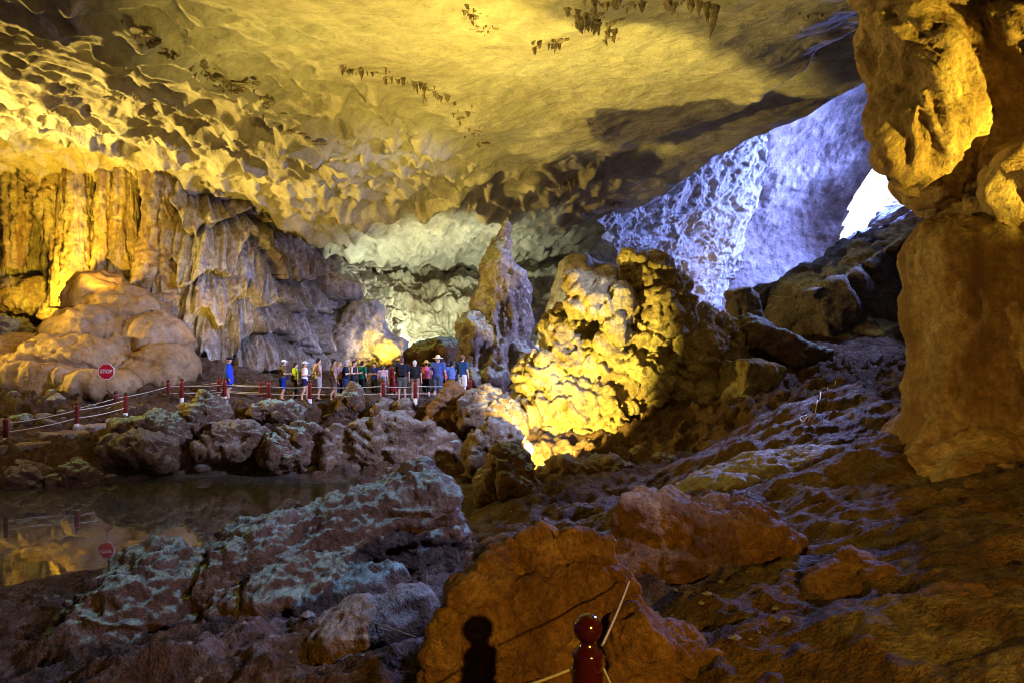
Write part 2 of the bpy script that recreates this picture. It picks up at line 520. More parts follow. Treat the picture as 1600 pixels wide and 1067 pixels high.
M_YROCK = rock_mat('pale_formation', [(0.16, 0.10, 0.045), (0.33, 0.26, 0.125), (0.48, 0.41, 0.22)], 0.8, bump=0.8, bscale=7, rough=0.8, spec=0.25)
M_SPIRE = rock_mat('grey_spire_rock', [(0.10, 0.07, 0.055), (0.22, 0.17, 0.15), (0.42, 0.38, 0.36)], 0.9, top=(0.45, 0.50, 0.45), top_amt=0.42, bump=0.9, bscale=5, rough=0.8, spec=0.3, top_scale=1.6)
M_COLUMN = rock_mat('column_flowstone', [(0.17, 0.10, 0.05), (0.32, 0.21, 0.11), (0.46, 0.34, 0.20)], 0.9, bump=0.6, bscale=9, rough=0.7, spec=0.3, streak=(0.15, 0.08, 0.04))
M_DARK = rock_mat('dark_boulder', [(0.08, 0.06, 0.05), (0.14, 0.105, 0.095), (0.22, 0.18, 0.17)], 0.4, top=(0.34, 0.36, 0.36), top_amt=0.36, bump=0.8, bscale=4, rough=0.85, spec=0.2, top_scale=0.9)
M_STAL = rock_mat('stalactite_crust', [(0.18, 0.125, 0.08), (0.30, 0.23, 0.15), (0.44, 0.38, 0.29)], 1.5, bump=0.6, bscale=8, rough=0.8)
M_CLIFF = rock_mat('outside_cliff', [(0.45, 0.43, 0.40), (0.6, 0.58, 0.55), (0.7, 0.68, 0.66)], 0.3, bump=0.5, bscale=1.5)
M_POST = plain('post_red_paint', (0.20, 0.022, 0.018), 0.35, 0.5)
M_POSTDARK = plain('post_dark_paint', (0.06, 0.012, 0.01), 0.25, 0.6)
M_POSTNEAR = plain('post_lacquer', (0.028, 0.002, 0.0015), 0.10, 0.7, 0.06, 60)
M_POSTWHITE = plain('post_white_paint', (0.6, 0.58, 0.55), 0.6)
M_ROPE = plain('rope_fibre', (0.55, 0.50, 0.40), 0.9, 0.1)
M_SIGNRED = plain('sign_red', (0.62, 0.012, 0.035), 0.4, 0.4, 0.04)
M_SIGNWHITE = plain('sign_white', (0.82, 0.82, 0.82), 0.4, 0.4, 0.03)
M_METAL = plain('stand_metal', (0.08, 0.05, 0.05), 0.4, 0.5)
M_TWIG = plain('dry_twig', (0.35, 0.25, 0.15), 0.9, 0.1)
M_CABLE = plain('pale_cable', (0.6, 0.55, 0.5), 0.6)
M_STEP = rock_mat('step_concrete', [(0.20, 0.15, 0.12), (0.30, 0.24, 0.20), (0.38, 0.32, 0.28)], 1.2, bump=0.5, bscale=12)

def water_mat():
    m = bpy.data.materials.new('pool_water'); m.use_nodes = True
    nt = m.node_tree; N = nt.nodes; L = nt.links
    N.remove(N['Principled BSDF'])
    out = N['Material Output']
    gl = N.new('ShaderNodeBsdfGlossy'); gl.inputs['Roughness'].default_value = 0.015
    gl.inputs['Color'].default_value = (0.95, 0.95, 0.95, 1)
    tr = N.new('ShaderNodeBsdfTransparent'); tr.inputs['Color'].default_value = (0.62, 0.55, 0.46, 1)
    fr = N.new('ShaderNodeFresnel'); fr.inputs['IOR'].default_value = 1.5
    mx = N.new('ShaderNodeMixShader')
    geo = N.new('ShaderNodeNewGeometry')
    nz = N.new('ShaderNodeTexNoise'); nz.inputs['Scale'].default_value = 1.3; nz.inputs['Detail'].default_value = 3
    L.new(geo.outputs['Position'], nz.inputs['Vector'])
    bp = N.new('ShaderNodeBump'); bp.inputs['Strength'].default_value = 0.02; bp.inputs['Distance'].default_value = 0.1
    L.new(nz.outputs['Fac'], bp.inputs['Height'])
    L.new(bp.outputs[0], gl.inputs['Normal']); L.new(bp.outputs[0], fr.inputs['Normal'])
    df = N.new('ShaderNodeBsdfDiffuse'); df.inputs['Color'].default_value = (0.15, 0.145, 0.115, 1)
    mt = N.new('ShaderNodeMixShader'); mt.inputs[0].default_value = 0.4
    L.new(tr.outputs[0], mt.inputs[1]); L.new(df.outputs[0], mt.inputs[2])
    L.new(fr.outputs[0], mx.inputs[0]); L.new(mt.outputs[0], mx.inputs[1]); L.new(gl.outputs[0], mx.inputs[2])
    L.new(mx.outputs[0], out.inputs['Surface'])
    return m
M_WATER = water_mat()

# ------------------------------------------------------------------ ceiling
cp = [(-500, 0, 19), (0, 0, 19), (400, 0, 19), (800, 0, 19.5), (1200, 0, 21), (1500, -40, 21),
      (-300, 120, 27), (0, 110, 26), (300, 110, 26), (600, 110, 25.5), (900, 110, 27), (1150, 120, 29), (1355, 50, 25.5),
      (-300, 215, 36), (0, 222, 37.5), (250, 240, 38.5), (350, 285, 41.5), (460, 358, 45), (560, 405, 51),
      (450, 220, 34.5), (600, 230, 35), (700, 200, 32.5), (700, 300, 44), (650, 360, 49), (700, 392, 55), (900, 338, 50),
      (970, 325, 53), (860, 398, 60), (960, 395, 62), (950, 250, 41), (1100, 150, 31.5), (1200, 200, 34), (1100, 260, 42)]
cpts = [P(*q) for q in cp]
cpts += [np.array(q) for q in [(0, 5, 13.0), (-12, 5, 13), (12, 5, 14), (0, -16, 11), (-14, -16, 10), (14, -16, 11), (30, 20, 15), (-40, 40, 13), (-40, 60, 11), (40, 45, 15), (40, 62, 14), (-25, 60, 10), (0, 66, 8), (15, 66, 11)]]
CT = TPS(cpts, 0.4)

def ceil_base(x, y):
    x = np.asarray(x, float); y = np.asarray(y, float)
    z = CT(x, y)
    Q = np.c_[x, y, 0 * x]
    wob = perlin(Q * 0.25) * 1.3 + perlin(Q * 0.9 + 5) * 0.35 + perlin(Q * 2.6) * 0.12
    # small ledge, then the big step up into the dome
    x1 = np.interp(y, [10, 25, 33, 38.6, 50], [13.5, 12.0, 10.0, 6.7, 1.0]) + wob * 0.7
    z = z + 0.8 * sstep(0, 0.35, x - x1) * sstep(52, 40, y)
    x1b = x1 + 0.75 + 0.4 * perlin(Q * 1.1 + 31)
    z = z + 0.35 * sstep(0, 0.25, x - x1b) * sstep(48, 38, y)
    x2 = np.interp(y, [10, 25, 33, 35, 43, 54, 70], [17.5, 16.3, 15.7, 15.0, 12.2, 8.2, 4]) + wob * 0.45
    z = z + 18.0 * sstep(0, 2.2, x - x2)
    return z

def ceil_z(x, y, detail=True):
    x = np.atleast_1d(np.asarray(x, float)); y = np.atleast_1d(np.asarray(y, float))
    z = ceil_base(x, y)
    Q = np.c_[x, y, 0 * x]
    # scalloped part left of a diagonal line
    line = -7.6 + (y - 19) * 0.30
    m = sstep(1.2, -1.2, x - line + perlin(Q * 0.25 + 7) * 2.0)
    m2 = sstep(36, 46, y) * sstep(9, 4, x)
    amp = 1.15 * np.maximum(m * (0.55 + 0.6 * sstep(24, 34, y)), 0.8 * m2)
    warp = np.c_[perlin(Q * 0.5), perlin(Q * 0.5 + 40), 0 * x] * 0.8
    W = (Q + warp)
    c, s = math.cos(0.35), math.sin(0.35)
    U = np.c_[(W[:, 0] * c - W[:, 1] * s) * 1.15, (W[:, 0] * s + W[:, 1] * c) * 0.62, 0 * x]
    f1, f2, _ = worley2(U)
    sc = np.minimum(f1 * f1, 0.8) * 0.9
    U2 = U * 2.3 + 13.7
    g1, g2, _ = worley2(U2)
    sc2 = np.minimum(g1 * g1, 0.8)
    z = z - amp * (sc + 0.32 * sc2)
    # broad undulation and folds
    z = z + 0.35 * fbm(Q * 0.16 + 3, 3) + 0.10 * fbm(Q * 0.8, 4)
    # dark ledge with drips on the left
    lx = np.interp(y, [12, 20, 25, 30, 36, 44], [-14.0, -11.6, -10.6, -9.4, -8.6, -6.5]) + perlin(Q * 0.7 + 3) * 0.7
    d = x - lx
    z = z - 0.75 * sstep(-0.15, 0.1, d) * sstep(3.2, 0.2, d) * sstep(14, 18, y) * sstep(40, 33, y)
    ly = np.interp(x, [-9, -6, -3.5, -1], [31, 31.5, 35, 39]) + perlin(Q * 0.8 + 8) * 0.6
    d2 = ly - y
    z = z - 0.5 * sstep(-0.1, 0.1, d2) * sstep(2.8, 0.2, d2) * sstep(-10, -8.5, x) * sstep(0, -2, x)
    return z

ys = np.concatenate([np.arange(-18, 8, 0.8), np.linspace(8, 17, 22)[:-1], 17 * (66 / 17) ** np.linspace(0, 1, 470)])
ss = np.concatenate([np.linspace(-1.45, -0.78, 40)[:-1], np.linspace(-0.78, 0.72, 560), np.linspace(0.72, 1.45, 40)[1:]])
Yg, Sg = np.meshgrid(ys, ss, indexing='ij')
Xg = Sg * np.maximum(Yg, 11.0)
zc = ceil_z(Xg.ravel(), Yg.ravel())
Fc = grid_faces(len(ys), len(ss))[:, ::-1]
ceiling = struct(link('cave_ceiling', mesh_np('cave_ceiling', np.c_[Xg.ravel(), Yg.ravel(), zc], Fc), M_CEIL), 'pale scalloped limestone cave ceiling')

def hit(px, py, fn, d0=5, d1=70, up=True):
    Ds = np.linspace(d0, d1, 900)
    q = np.array([P(px, py, D) for D in Ds])
    z = fn(q[:, 0], q[:, 1])
    w = q[:, 2] >= z if up else q[:, 2] <= z
    k = int(np.argmax(w)) if w.any() else len(Ds) - 1
    return q[k]

# ------------------------------------------------------------------ ground
gp = [(0, 962, 11.6), (-200, 960, 11.5), (60, 1000, 9.9), (300, 1040, 6.9), (450, 980, 9.4), (550, 1010, 7.2), (640, 960, 8.2), (-200, 1100, 8), (150, 1067, 7.2),
      (0, 765, 22.8), (100, 755, 23.4), (250, 742, 24.6), (400, 736, 25.4), (500, 745, 24.4), (620, 758, 23.0), (720, 768, 22.0), (760, 790, 20.2), (745, 812, 18.7), (700, 835, 17.3),
      (0, 920, 13.6), (60, 905, 14.0), (150, 888, 14.7), (-200, 925, 13.3), (-250, 765, 22.5),
      (9, 690, 24.7), (105, 672, 27.2), (190, 650, 28.6), (284, 626, 31.2), (357, 624, 30.5), (420, 627, 30.6), (490, 627, 31), (600, 626, 31.2), (680, 625, 31.4), (740, 625, 31.4),
      (-150, 690, 25.5), (-250, 640, 28), (20, 715, 24.0), (150, 700, 25.4), (300, 690, 26.4), (450, 670, 28), (560, 650, 29),
      (400, 590, 36.5), (300, 560, 37), (100, 612, 30), (0, 630, 28), (220, 612, 31), (300, 596, 33.5), (-200, 600, 31),
      (620, 690, 27.2), (700, 660, 28.6), (700, 745, 24.0), (620, 735, 24.6), (530, 720, 25.5), (900, 742, 22.4), (840, 735, 23.8), (900, 790, 18.2), (800, 770, 20.2), (850, 700, 26.5), (1000, 730, 23.5), (1000, 770, 18), (950, 850, 12),
      (600, 600, 42), (700, 598, 42), (850, 590, 44), (1000, 560, 48), (500, 585, 42), (800, 560, 55), (600, 570, 56), (400, 540, 46), (1000, 520, 62), (1150, 505, 62),
      (1200, 752, 14), (1100, 742, 17), (1150, 705, 17), (1120, 775, 13.5), (1250, 690, 16), (1330, 640, 18.5), (1400, 682, 14.5), (1330, 602, 25), (1400, 602, 24), (1500, 600, 22), (1250, 640, 21), (1180, 700, 18),
      (1200, 560, 30), (1280, 580, 28.5), (1300, 520, 38), (1250, 500, 48), (1400, 480, 45), (1350, 420, 56), (1420, 400, 60), (1600, 400, 58), (1550, 500, 40),
      (1430, 690, 12), (1600, 700, 11), (1750, 700, 10), (1500, 900, 6.0), (1300, 1000, 5.4), (1550, 1050, 4.5), (1200, 900, 7.5), (1300, 800, 10), (1700, 850, 7), (1050, 950, 7.5)]
gpts = [P(*q) for q in gp]
gpts += [np.array(q) for q in [(0, 0, 2.8), (-3, 0, 2.6), (4, 0, 2.9), (0.4, 4.1, 2.0), (-1, 4.5, 1.8), (-2, 6, 1.6), (2, 4.5, 2.15), (0, -10, 3), (-12, -10, 2.5), (12, -10, 3), (10, 4, 3.2), (-9, 3, 1.6), (-12, 8, 0.6),
      (-8, 18, -0.45), (-12, 18, -0.45), (-5, 21, -0.4), (-4, 18.5, -0.35), (-14, 21, -0.3), (-10, 15.8, -0.3), (-18, 17, -0.4), (-2.5, 19.8, -0.25), (-24, 18, -0.3),
      (-40, 40, 5), (-35, 30, 3), (-30, 62, 6), (0, 66, 3), (20, 66, 5), (45, 66, 14), (40, 40, 9), (30, 25, 5)]]
GT = TPS(gpts, 0.05)

def ground_z(x, y, fine=True):
    x = np.atleast_1d(np.asarray(x, float)); y = np.atleast_1d(np.asarray(y, float))
    z = GT(x, y)
    Q = np.c_[x, y, 0 * x]
    pathy = np.interp(x, [-20, -16.9, -15.0, -13.6, -11.5, -6, 0], [23.4, 25.0, 26.8, 28.6, 30.6, 31.6, 32.0])
    pm = np.exp(-((y - pathy) / 0.9) ** 2) * sstep(1.0, -1.5, x) * sstep(-24, -21, x)
    pool = sstep(0.35, -0.1, z) * sstep(27, 25, y) * sstep(12, 14, y)
    amp = (1 - 0.25 * sstep(1.0, 3.0, x) * sstep(15, 11, y)) * (1 - 0.85 * pm) * (1 - 0.8 * pool) * (0.35 + 0.65 * sstep(2, 9, np.hypot(x, y)))
    z = z + amp * (0.28 * fbm(Q * 0.45 + 3, 3) + (0.20 - 0.06 * sstep(0, 2.5, x) * sstep(24, 20, y) + 0.22 * sstep(22, 24.5, y) * sstep(32, 29, y)) * ridged(Q * 0.9 + 1, 4, 0.5))
    if fine:
        st = perlin(Q * np.array([1.2, 1.2, 1.0]))
        z = z + 0.05 * fbm(Q * 3.2, 3) * (1 - 0.6 * pool) + 0.04 * amp * st
    z = z + 0.42 * np.exp(-(((x + 9.9) / 1.0) ** 2 + ((y - 20.3) / 0.38) ** 2))
    return z

ysg = np.concatenate([np.arange(-18, 2.5, 0.7), 2.6 * (70 / 2.6) ** np.linspace(0, 1, 560)])
ssg = np.concatenate([np.linspace(-1.45, -0.78, 40)[:-1], np.linspace(-0.78, 0.78, 560), np.linspace(0.78, 1.45, 40)[1:]])
Yg, Sg = np.meshgrid(ysg, ssg, indexing='ij')
Xg = Sg * np.maximum(Yg, 3.0) + np.sign(Sg) * np.maximum(np.abs(Sg) - 0.78, 0) * 14.0
zg = ground_z(Xg.ravel(), Yg.ravel())
ground = struct(link('ground', mesh_np('ground', np.c_[Xg.ravel(), Yg.ravel(), zg], grid_faces(len(ysg), len(ssg))), M_GROUND), 'brown clay and rock cave floor')

# water sheet over the pool basin
wx = np.array([[-34, 12.4, 0], [1.5, 12.4, 0], [1.5, 27, 0], [-34, 27, 0]], float)
water = struct(link('pool_water', mesh_np('pool_water', wx, np.array([[0, 1, 2, 3]]), False), M_WATER), 'still dark pool of water mirroring the stop sign')

# ------------------------------------------------------------------ enclosing walls (out of sight or in the far dark)
def wall_sheet(name, pts, z0, z1, mat, step=0.9, amp=1.2, parent=None):
    pts = np.array(pts, float)
    seg = np.r_[0, np.cumsum(np.linalg.norm(np.diff(pts, axis=0), axis=1))]
    u = np.arange(0, seg[-1], step)
    x = np.interp(u, seg, pts[:, 0]); y = np.interp(u, seg, pts[:, 1])
    zz = np.arange(z0, z1, step)
    Zg, X = np.meshgrid(zz, x, indexing='ij'); _, Y = np.meshgrid(zz, y, indexing='ij')
    V = np.c_[X.ravel(), Y.ravel(), Zg.ravel()]
    f = grid_faces(len(zz), len(x))
    V = V + vnormals(V, f) * (fbm(V * 0.2, 4) * amp)[:, None]
    return struct(link(name, mesh_np(name, V, f), mat), 'dim cave wall closing the chamber')
wall_sheet('cave_wall', [(52, 62), (44, 36), (16, 12), (14, 8), (14, -15), (-14, -15), (-16, 8), (-40, 32), (-62, 46), (-40, 68), (16, 76)], -4, 36, M_FAR)

# ------------------------------------------------------------------ left wall: flowstone curtain
def sheet(name, S, mat, disp, parent=None, kind=None, label=None, flip=False):
    nr, nc = S.shape[:2]
    V = S.reshape(-1, 3)
    f = grid_faces(nr, nc)
    N = vnormals(V, f)
    if (N @ np.array([0, 1, 0])).mean() > 0:
        f = f[:, ::-1]; N = -N
    u = np.tile(np.linspace(0, 1, nc), nr); v = np.repeat(np.linspace(0, 1, nr), nc)
    V = disp(V, N, u, v)
    o = link(name, mesh_np(name, V, f), mat, parent)
    return o

lw = [[(-450, 130, 41), (-200, 150, 41), (-50, 170, 43), (60, 175, 44.5), (150, 180, 44), (235, 190, 42.5), (300, 215, 43.0), (370, 255, 44.5), (430, 290, 46), (500, 340, 49), (580, 380, 53)],
      [(-450, 270, 41), (-200, 280, 41), (-50, 290, 43.2), (60, 300, 45), (150, 305, 44.5), (235, 310, 42.3), (300, 320, 41.8), (370, 345, 43.3), (430, 375, 45.5), (500, 410, 48.5), (580, 430, 53)],
      [(-450, 400, 40), (-200, 400, 40.5), (-50, 405, 43.0), (60, 410, 45), (150, 410, 44.0), (235, 400, 41.2), (300, 400, 40.2), (370, 415, 41.5), (430, 440, 43.5), (500, 465, 46.5), (580, 480, 51)],
      [(-450, 500, 39), (-200, 500, 40), (-50, 500, 42.6), (60, 505, 44.5), (150, 500, 43.4), (235, 480, 39.8), (300, 490, 39.2), (370, 505, 39.9), (430, 520, 41.3), (500, 530, 44.5), (580, 540, 49)],
      [(-450, 620, 38), (-200, 620, 39), (-50, 600, 42), (60, 600, 43.5), (150, 600, 42.2), (235, 580, 38.6), (300, 580, 38.2), (370, 590, 38.6), (430, 600, 40), (500, 600, 43), (580, 610, 48)]]
def drip(V, N, u, v):
    z = V[:, 2]
    # coordinate along the wall
    s = V[:, 0] * 0.92 + V[:, 1] * 0.4
    Q = np.c_[s, V[:, 1] * 0.2, z]
    w = fbm(np.c_[s * 0.35, z * 0.12, 0 * s], 3) * 0.9
    fl = ridged(np.c_[s * 1.15 + w * 0.4, z * 0.10, 0 * s], 4, 0.55)          # vertical flutes
    fl2 = ridged(np.c_[s * 4.0, z * 0.22, 0 * s + 3], 3, 0.5)
    # tiers: each curtain swells downwards, then breaks back
    t = z * 0.42 + 1.3 * fbm(np.c_[s * 0.45, 0 * s, z * 0.08 + 4], 3) + 0.25 * fl
    fr = t - np.floor(t)
    tier = (1 - fr) ** 0.7 * sstep(0.0, 0.12, fr)
    low = sstep(225, 290, 800 + V[:, 0] / V[:, 1] * F)
    d = 0.6 * fl + 0.2 * fl2 + low * 1.5 * tier + 0.35 * fbm(Q * 0.5, 4) + 0.05 * fbm(Q * np.array([5, 5, 1.2]), 3)
    V = V + N * d[:, None] + np.c_[0 * d, 0 * d, -low * 0.8 * tier]
    return V
leftwall = struct(sheet('flowstone_wall', patch(lw, 230, 640), M_DRAPE, drip), 'fluted flowstone curtain wall under the ceiling')

def column(name, pts, amp, mat, parent, seed, nth=40, nz=90):
    """pts: (px,py,D,r_px) from top to bottom"""
    c = np.array([P(*q[:3]) for q in pts]); r = np.array([q[3] * q[2] / F for q in pts])
    c = cubic(c, nz); r = cubic(r[:, None], nz)[:, 0]
    th = np.linspace(0, 2 * np.pi, nth, endpoint=False)
    V = np.stack([c[:, None, 0] + np.cos(th)[None] * r[:, None], c[:, None, 1] + np.sin(th)[None] * r[:, None], np.repeat(c[:, 2:3], nth, 1)], -1).reshape(-1, 3)
    f = grid_faces(nz, nth, True)
    N = np.c_[np.tile(np.cos(th), nz), np.tile(np.sin(th), nz), np.zeros(nz * nth)]
    rr = np.repeat(r, nth)
    Q = V + seed * 13.7
    fl = ridged(Q * np.array([3.4, 3.4, 0.12]), 4, 0.6)
    knob = fbm(Q * np.array([1.2, 1.2, 1.6]), 3)
    t = V[:, 2] * 0.9 + seed + 0.5 * knob; fr = t - np.floor(t)
    d = rr * amp * (0.50 * fl + 0.22 * knob + 0.14 * (1 - fr) * sstep(0, 0.15, fr) - 0.1) + 0.05 * fbm(Q * np.array([6, 6, 2.5]), 3)
    V = V + N * d[:, None]
    base = V.min(0).copy(); base[:2] = c[-1, :2]
    o = link(name, mesh_np(name, V - base, f), mat, parent, base)
    return o
cols = [
    [(28, 215, 42, 16), (34, 290, 42, 20), (28, 350, 42, 15), (24, 420, 42.2, 12)],
    [(70, 215, 41.5, 26), (72, 280, 41.5, 24), (76, 330, 41.8, 15), (92, 400, 41.4, 10), (95, 480, 41.2, 12)],
    [(104, 240, 41, 8), (102, 330, 41, 9), (100, 400, 40.8, 12), (98, 480, 40.6, 14)],
    [(118, 235, 40.4, 10), (120, 290, 40.4, 14), (120, 360, 40.2, 13), (118, 420, 40, 15), (117, 480, 39.8, 18)],
    [(140, 240, 40.8, 7), (137, 320, 40.8, 9), (136, 380, 40.5, 10), (135, 470, 40.2, 13)],
    [(164, 240, 40.4, 8), (161, 310, 40.3, 9), (158, 390, 40.1, 9), (152, 460, 39.8, 14)],
    [(190, 240, 40.6, 10), (190, 320, 40.5, 12), (188, 390, 40.2, 13), (186, 460, 39.8, 16)],
    [(206, 240, 40.8, 7), (206, 340, 40.6, 8), (205, 460, 40.2, 10)],
    [(234, 240, 40.6, 14), (240, 310, 40.2, 14), (238, 370, 39.8, 14), (236, 420, 39.4, 20), (232, 500, 38.6, 30)],
    [(254, 245, 40.8, 8), (258, 330, 40.2, 10), (262, 400, 39.6, 13), (266, 500, 38.4, 22)],
    [(-60, 210, 41, 24), (-55, 300, 41, 18), (-60, 420, 41, 22)],
    [(4, 225, 42.3, 10), (6, 300, 42.3, 14), (4, 360, 42.4, 11)],
]
for k, c in enumerate(cols):
    column('flowstone_column', c, 0.9, M_WALL, leftwall, k + 1)

# ------------------------------------------------------------------ far walls and dome
fw = [[(430, 350, 52), (560, 375, 56), (700, 370, 62), (850, 375, 64), (960, 380, 63), (1060, 400, 66), (1160, 420, 72)],
      [(430, 440, 48), (540, 432, 53), (640, 430, 57), (720, 440, 57), (850, 440, 58), (960, 440, 60), (1080, 450, 66)],
      [(430, 480, 46), (540, 465, 50), (640, 480, 53), (720, 490, 54), (850, 490, 55), (960, 490, 58), (1080, 490, 65)],
      [(430, 530, 44), (540, 515, 47), (640, 525, 51), (720, 520, 55), (850, 540, 52), (960, 540, 56), (1080, 530, 63)],
      [(430, 600, 42), (540, 590, 45), (640, 595, 48), (720, 590, 53), (850, 600, 50), (960, 600, 54), (1080, 600, 60)]]
def farfold(V, N, u, v):
    Q = V.copy()
    fl = ridged(Q * np.array([0.5, 0.5, 0.22]), 4, 0.5)
    t = V[:, 2] * 0.55 + 1.0 * fbm(Q * 0.25, 3); fr = t - np.floor(t)
    led = (1 - fr) * sstep(0, 0.2, fr)
    d = 0.5 * fl + 0.9 * led + 0.8 * fbm(Q * 0.3, 4) + 0.12 * fbm(Q * 1.8, 3)
    up = sstep(9.3, 10.5, V[:, 2])
    return V + N * (d * (1 - 0.7 * up))[:, None]
farwall = struct(sheet('far_cave_wall', patch(fw, 170, 380), M_FAR, farfold), 'brightly lit far cave wall of folded limestone')

bw = [[(925, 345, 51), (1010, 290, 56), (1100, 240, 60), (1200, 190, 63)],
      [(955, 375, 53), (1030, 340, 58), (1110, 310, 62), (1185, 280, 66)],
      [(975, 425, 55), (1040, 410, 60), (1105, 390, 64), (1165, 370, 69)],
      [(990, 470, 57), (1045, 465, 61), (1100, 455, 66), (1150, 440, 72)],
      [(1000, 530, 58), (1050, 530, 62), (1100, 530, 67), (1150, 530, 73)]]
def scal(V, N, u, v):
    Q = V + perlin(V * 0.4)[:, None] * 0.8
    f1, f2, _ = worley(Q * np.array([0.55, 0.55, 0.85]))
    A = np.c_[Q[:, 0] * .8 + Q[:, 2] * .6, Q[:, 1] * .5, (Q[:, 2] * .8 - Q[:, 0] * .6) * 1.5]
    d = 0.25 * np.minimum(f1 * f1, 1) + 0.34 * ridged(A * 0.45, 5, .6) + 0.12 * fbm(A * 1.6, 3) + 0.6 * fbm(V * 0.15, 3)
    return V + N * d[:, None]
brightwall = struct(sheet('scalloped_wall', patch(bw, 190, 200), M_SCAL_LIT, scal), 'scalloped rock wall catching blue daylight')

dm = [[(1080, -60, 50), (1250, -100, 48), (1380, -120, 47), (1570, -140, 46)],
      [(1090, 120, 58), (1250, 80, 57), (1380, 60, 56), (1560, 40, 54)],
      [(1120, 230, 68), (1250, 200, 67), (1350, 170, 66), (1440, 190, 63)],
      [(1135, 300, 71), (1240, 275, 70), (1340, 245, 69), (1386, 240, 68)],
      [(1140, 360, 72), (1225, 330, 72), (1310, 300, 71), (1346, 286, 70)],
      [(1130, 420, 71), (1205, 395, 72), (1275, 370, 72), (1320, 345, 71)],
      [(1120, 500, 68), (1190, 470, 70), (1255, 435, 71), (1306, 402, 71)],
      [(1115, 560, 66), (1180, 540, 68), (1240, 500, 68), (1295, 460, 68)]]
def domef(V, N, u, v):
    d = 0.9 * fbm(V * np.array([0.12, 0.12, 0.18]), 4) + 0.14 * ridged(V * np.array([0.22, 0.15, 0.5]), 4) + 0.10 * ridged(V * np.array([.9, .6, 1.4]) + 5, 4)
    d = d + sstep(0.93, 1.0, u) * 0.8 * perlin(V * 0.8)
    V = V + N * d[:, None]
    e = sstep(0.9, 1.0, u) * fbm(V * 0.7 + 9, 3)
    return V + np.c_[e * 0.8, 0 * e, e * 0.9]
dome = struct(sheet('dome_wall', patch(dm, 190, 150), M_DOME_SHADED, domef), 'blue lit dome of rock below the daylight hole')

cl = [[(1200, 0, 105), (1400, 0, 102), (1600, 0, 100)], [(1200, 250, 104), (1400, 250, 100), (1600, 250, 98)], [(1200, 560, 100), (1400, 560, 96), (1600, 560, 94)]]
cliff = struct(sheet('outside_cliff', patch(cl, 50, 60), M_CLIFF, lambda V, N, u, v: V + N * (2.5 * fbm(V * 0.12, 5))[:, None]), 'sunlit pale cliff outside the cave hole')

# ------------------------------------------------------------------ free rocks
def cutter(prims, n, seed, lo_=.5, hi_=.85):
    rg = np.random.default_rng(seed)
    lo = np.min([prim_bounds(p)[0] for p in prims], axis=0); hi = np.max([prim_bounds(p)[1] for p in prims], axis=0)
    c = (lo + hi) / 2; e = (hi - lo) / 2
    Ns = rg.normal(size=(n, 3)); Ns[:, 2] = np.abs(Ns[:, 2]) * .9; Ns /= np.linalg.norm(Ns, axis=1)[:, None]
    fr = rg.uniform(lo_, hi_, n)
    def clip(g):
        d = np.full(len(g), -9.0)
        for nn, f_ in zip(Ns, fr):
            d = np.maximum(d, (g - c) @ nn - f_ * np.linalg.norm(nn * e))
        return d
    return clip

def rock(name, prims, h, k, mat, label, cat='rock', disp=None, sub=(), group=None, sm=1, pre=None, root=None, cuts=None):
    V, f = blob(prims, h, k, sub, pre=pre, clip=cutter(prims, *cuts) if cuts else None)
    V = smooth_mesh(V, f, sm)
    N = vnormals(V, f)
    if disp is not None:
        V = disp(V, N)
    lo = V.min(0); hi = V.max(0)
    base = np.array([(lo[0] + hi[0]) / 2, (lo[1] + hi[1]) / 2, lo[2]])
    o = link(name, mesh_np(name, V - base, f), mat, loc=base)
    if label: tag(o, label, cat, group)
    return o

def d_rough(a=0.25, s=0.6, strata=0.0, sang=0.0, fine=0.05, seed=0.0, facet=0.0):
    def fn(V, N):
        Q = V + seed
        d = a * fbm(Q * s, 4, 0.55) + fine * ridged(Q * s * 4, 3)
        if facet:
            f1, f2, _ = worley(Q * s * 1.2)
            d = d - facet * np.exp(-(f2 - f1) * 9) + facet * 0.8 * (0.5 - f1)
        if strata:
            c, s_ = math.cos(sang), math.sin(sang)
            t = (Q[:, 0] * -s_ + Q[:, 2] * c) * 3.2 / max(s, 0.3) * 0.6 + 0.9 * fbm(Q * s * 0.8, 2)
            fr = t - np.floor(t)
            d = d + strata * (np.abs(fr - 0.5) * 2 - 0.5)
        return V + N * d[:, None]
    return fn

def d_knob(cell=0.45, amp=0.16, rough=0.18):
    def fn(V, N):
        Q = V + fbm(V * 1.1, 2)[:, None] * 0.12
        f1, f2, _ = worley(Q / cell * np.array([1, 1, 1.25]))
        d = amp * (np.sqrt(np.maximum(0, 1 - (f1 * 1.15) ** 2)) - 0.45)
        g1, g2, _ = worley(Q / cell * 2.3 + 5)
        d = d + amp * 0.45 * (np.sqrt(np.maximum(0, 1 - (g1 * 1.15) ** 2)) - 0.45)
        fl = ridged(Q * np.array([2.6, 2.6, 0.5]), 3)
        h1, _, _ = worley(Q * 5.5 + 2)
        t = V[:, 2] * 1.5 + V[:, 0] * .35 + 1.6 * fbm(V * .7, 3); fr = t - np.floor(t)
        d = d + 0.30 * (fr * (1 - sstep(.84, 1, fr)) - .35) + rough * fbm(V * 0.8, 3) + 0.09 * fl + 0.05 * fbm(V * 5, 3) - 0.07 * np.exp(-(h1 * 3) ** 2)
        return V + N * d[:, None]
    return fn

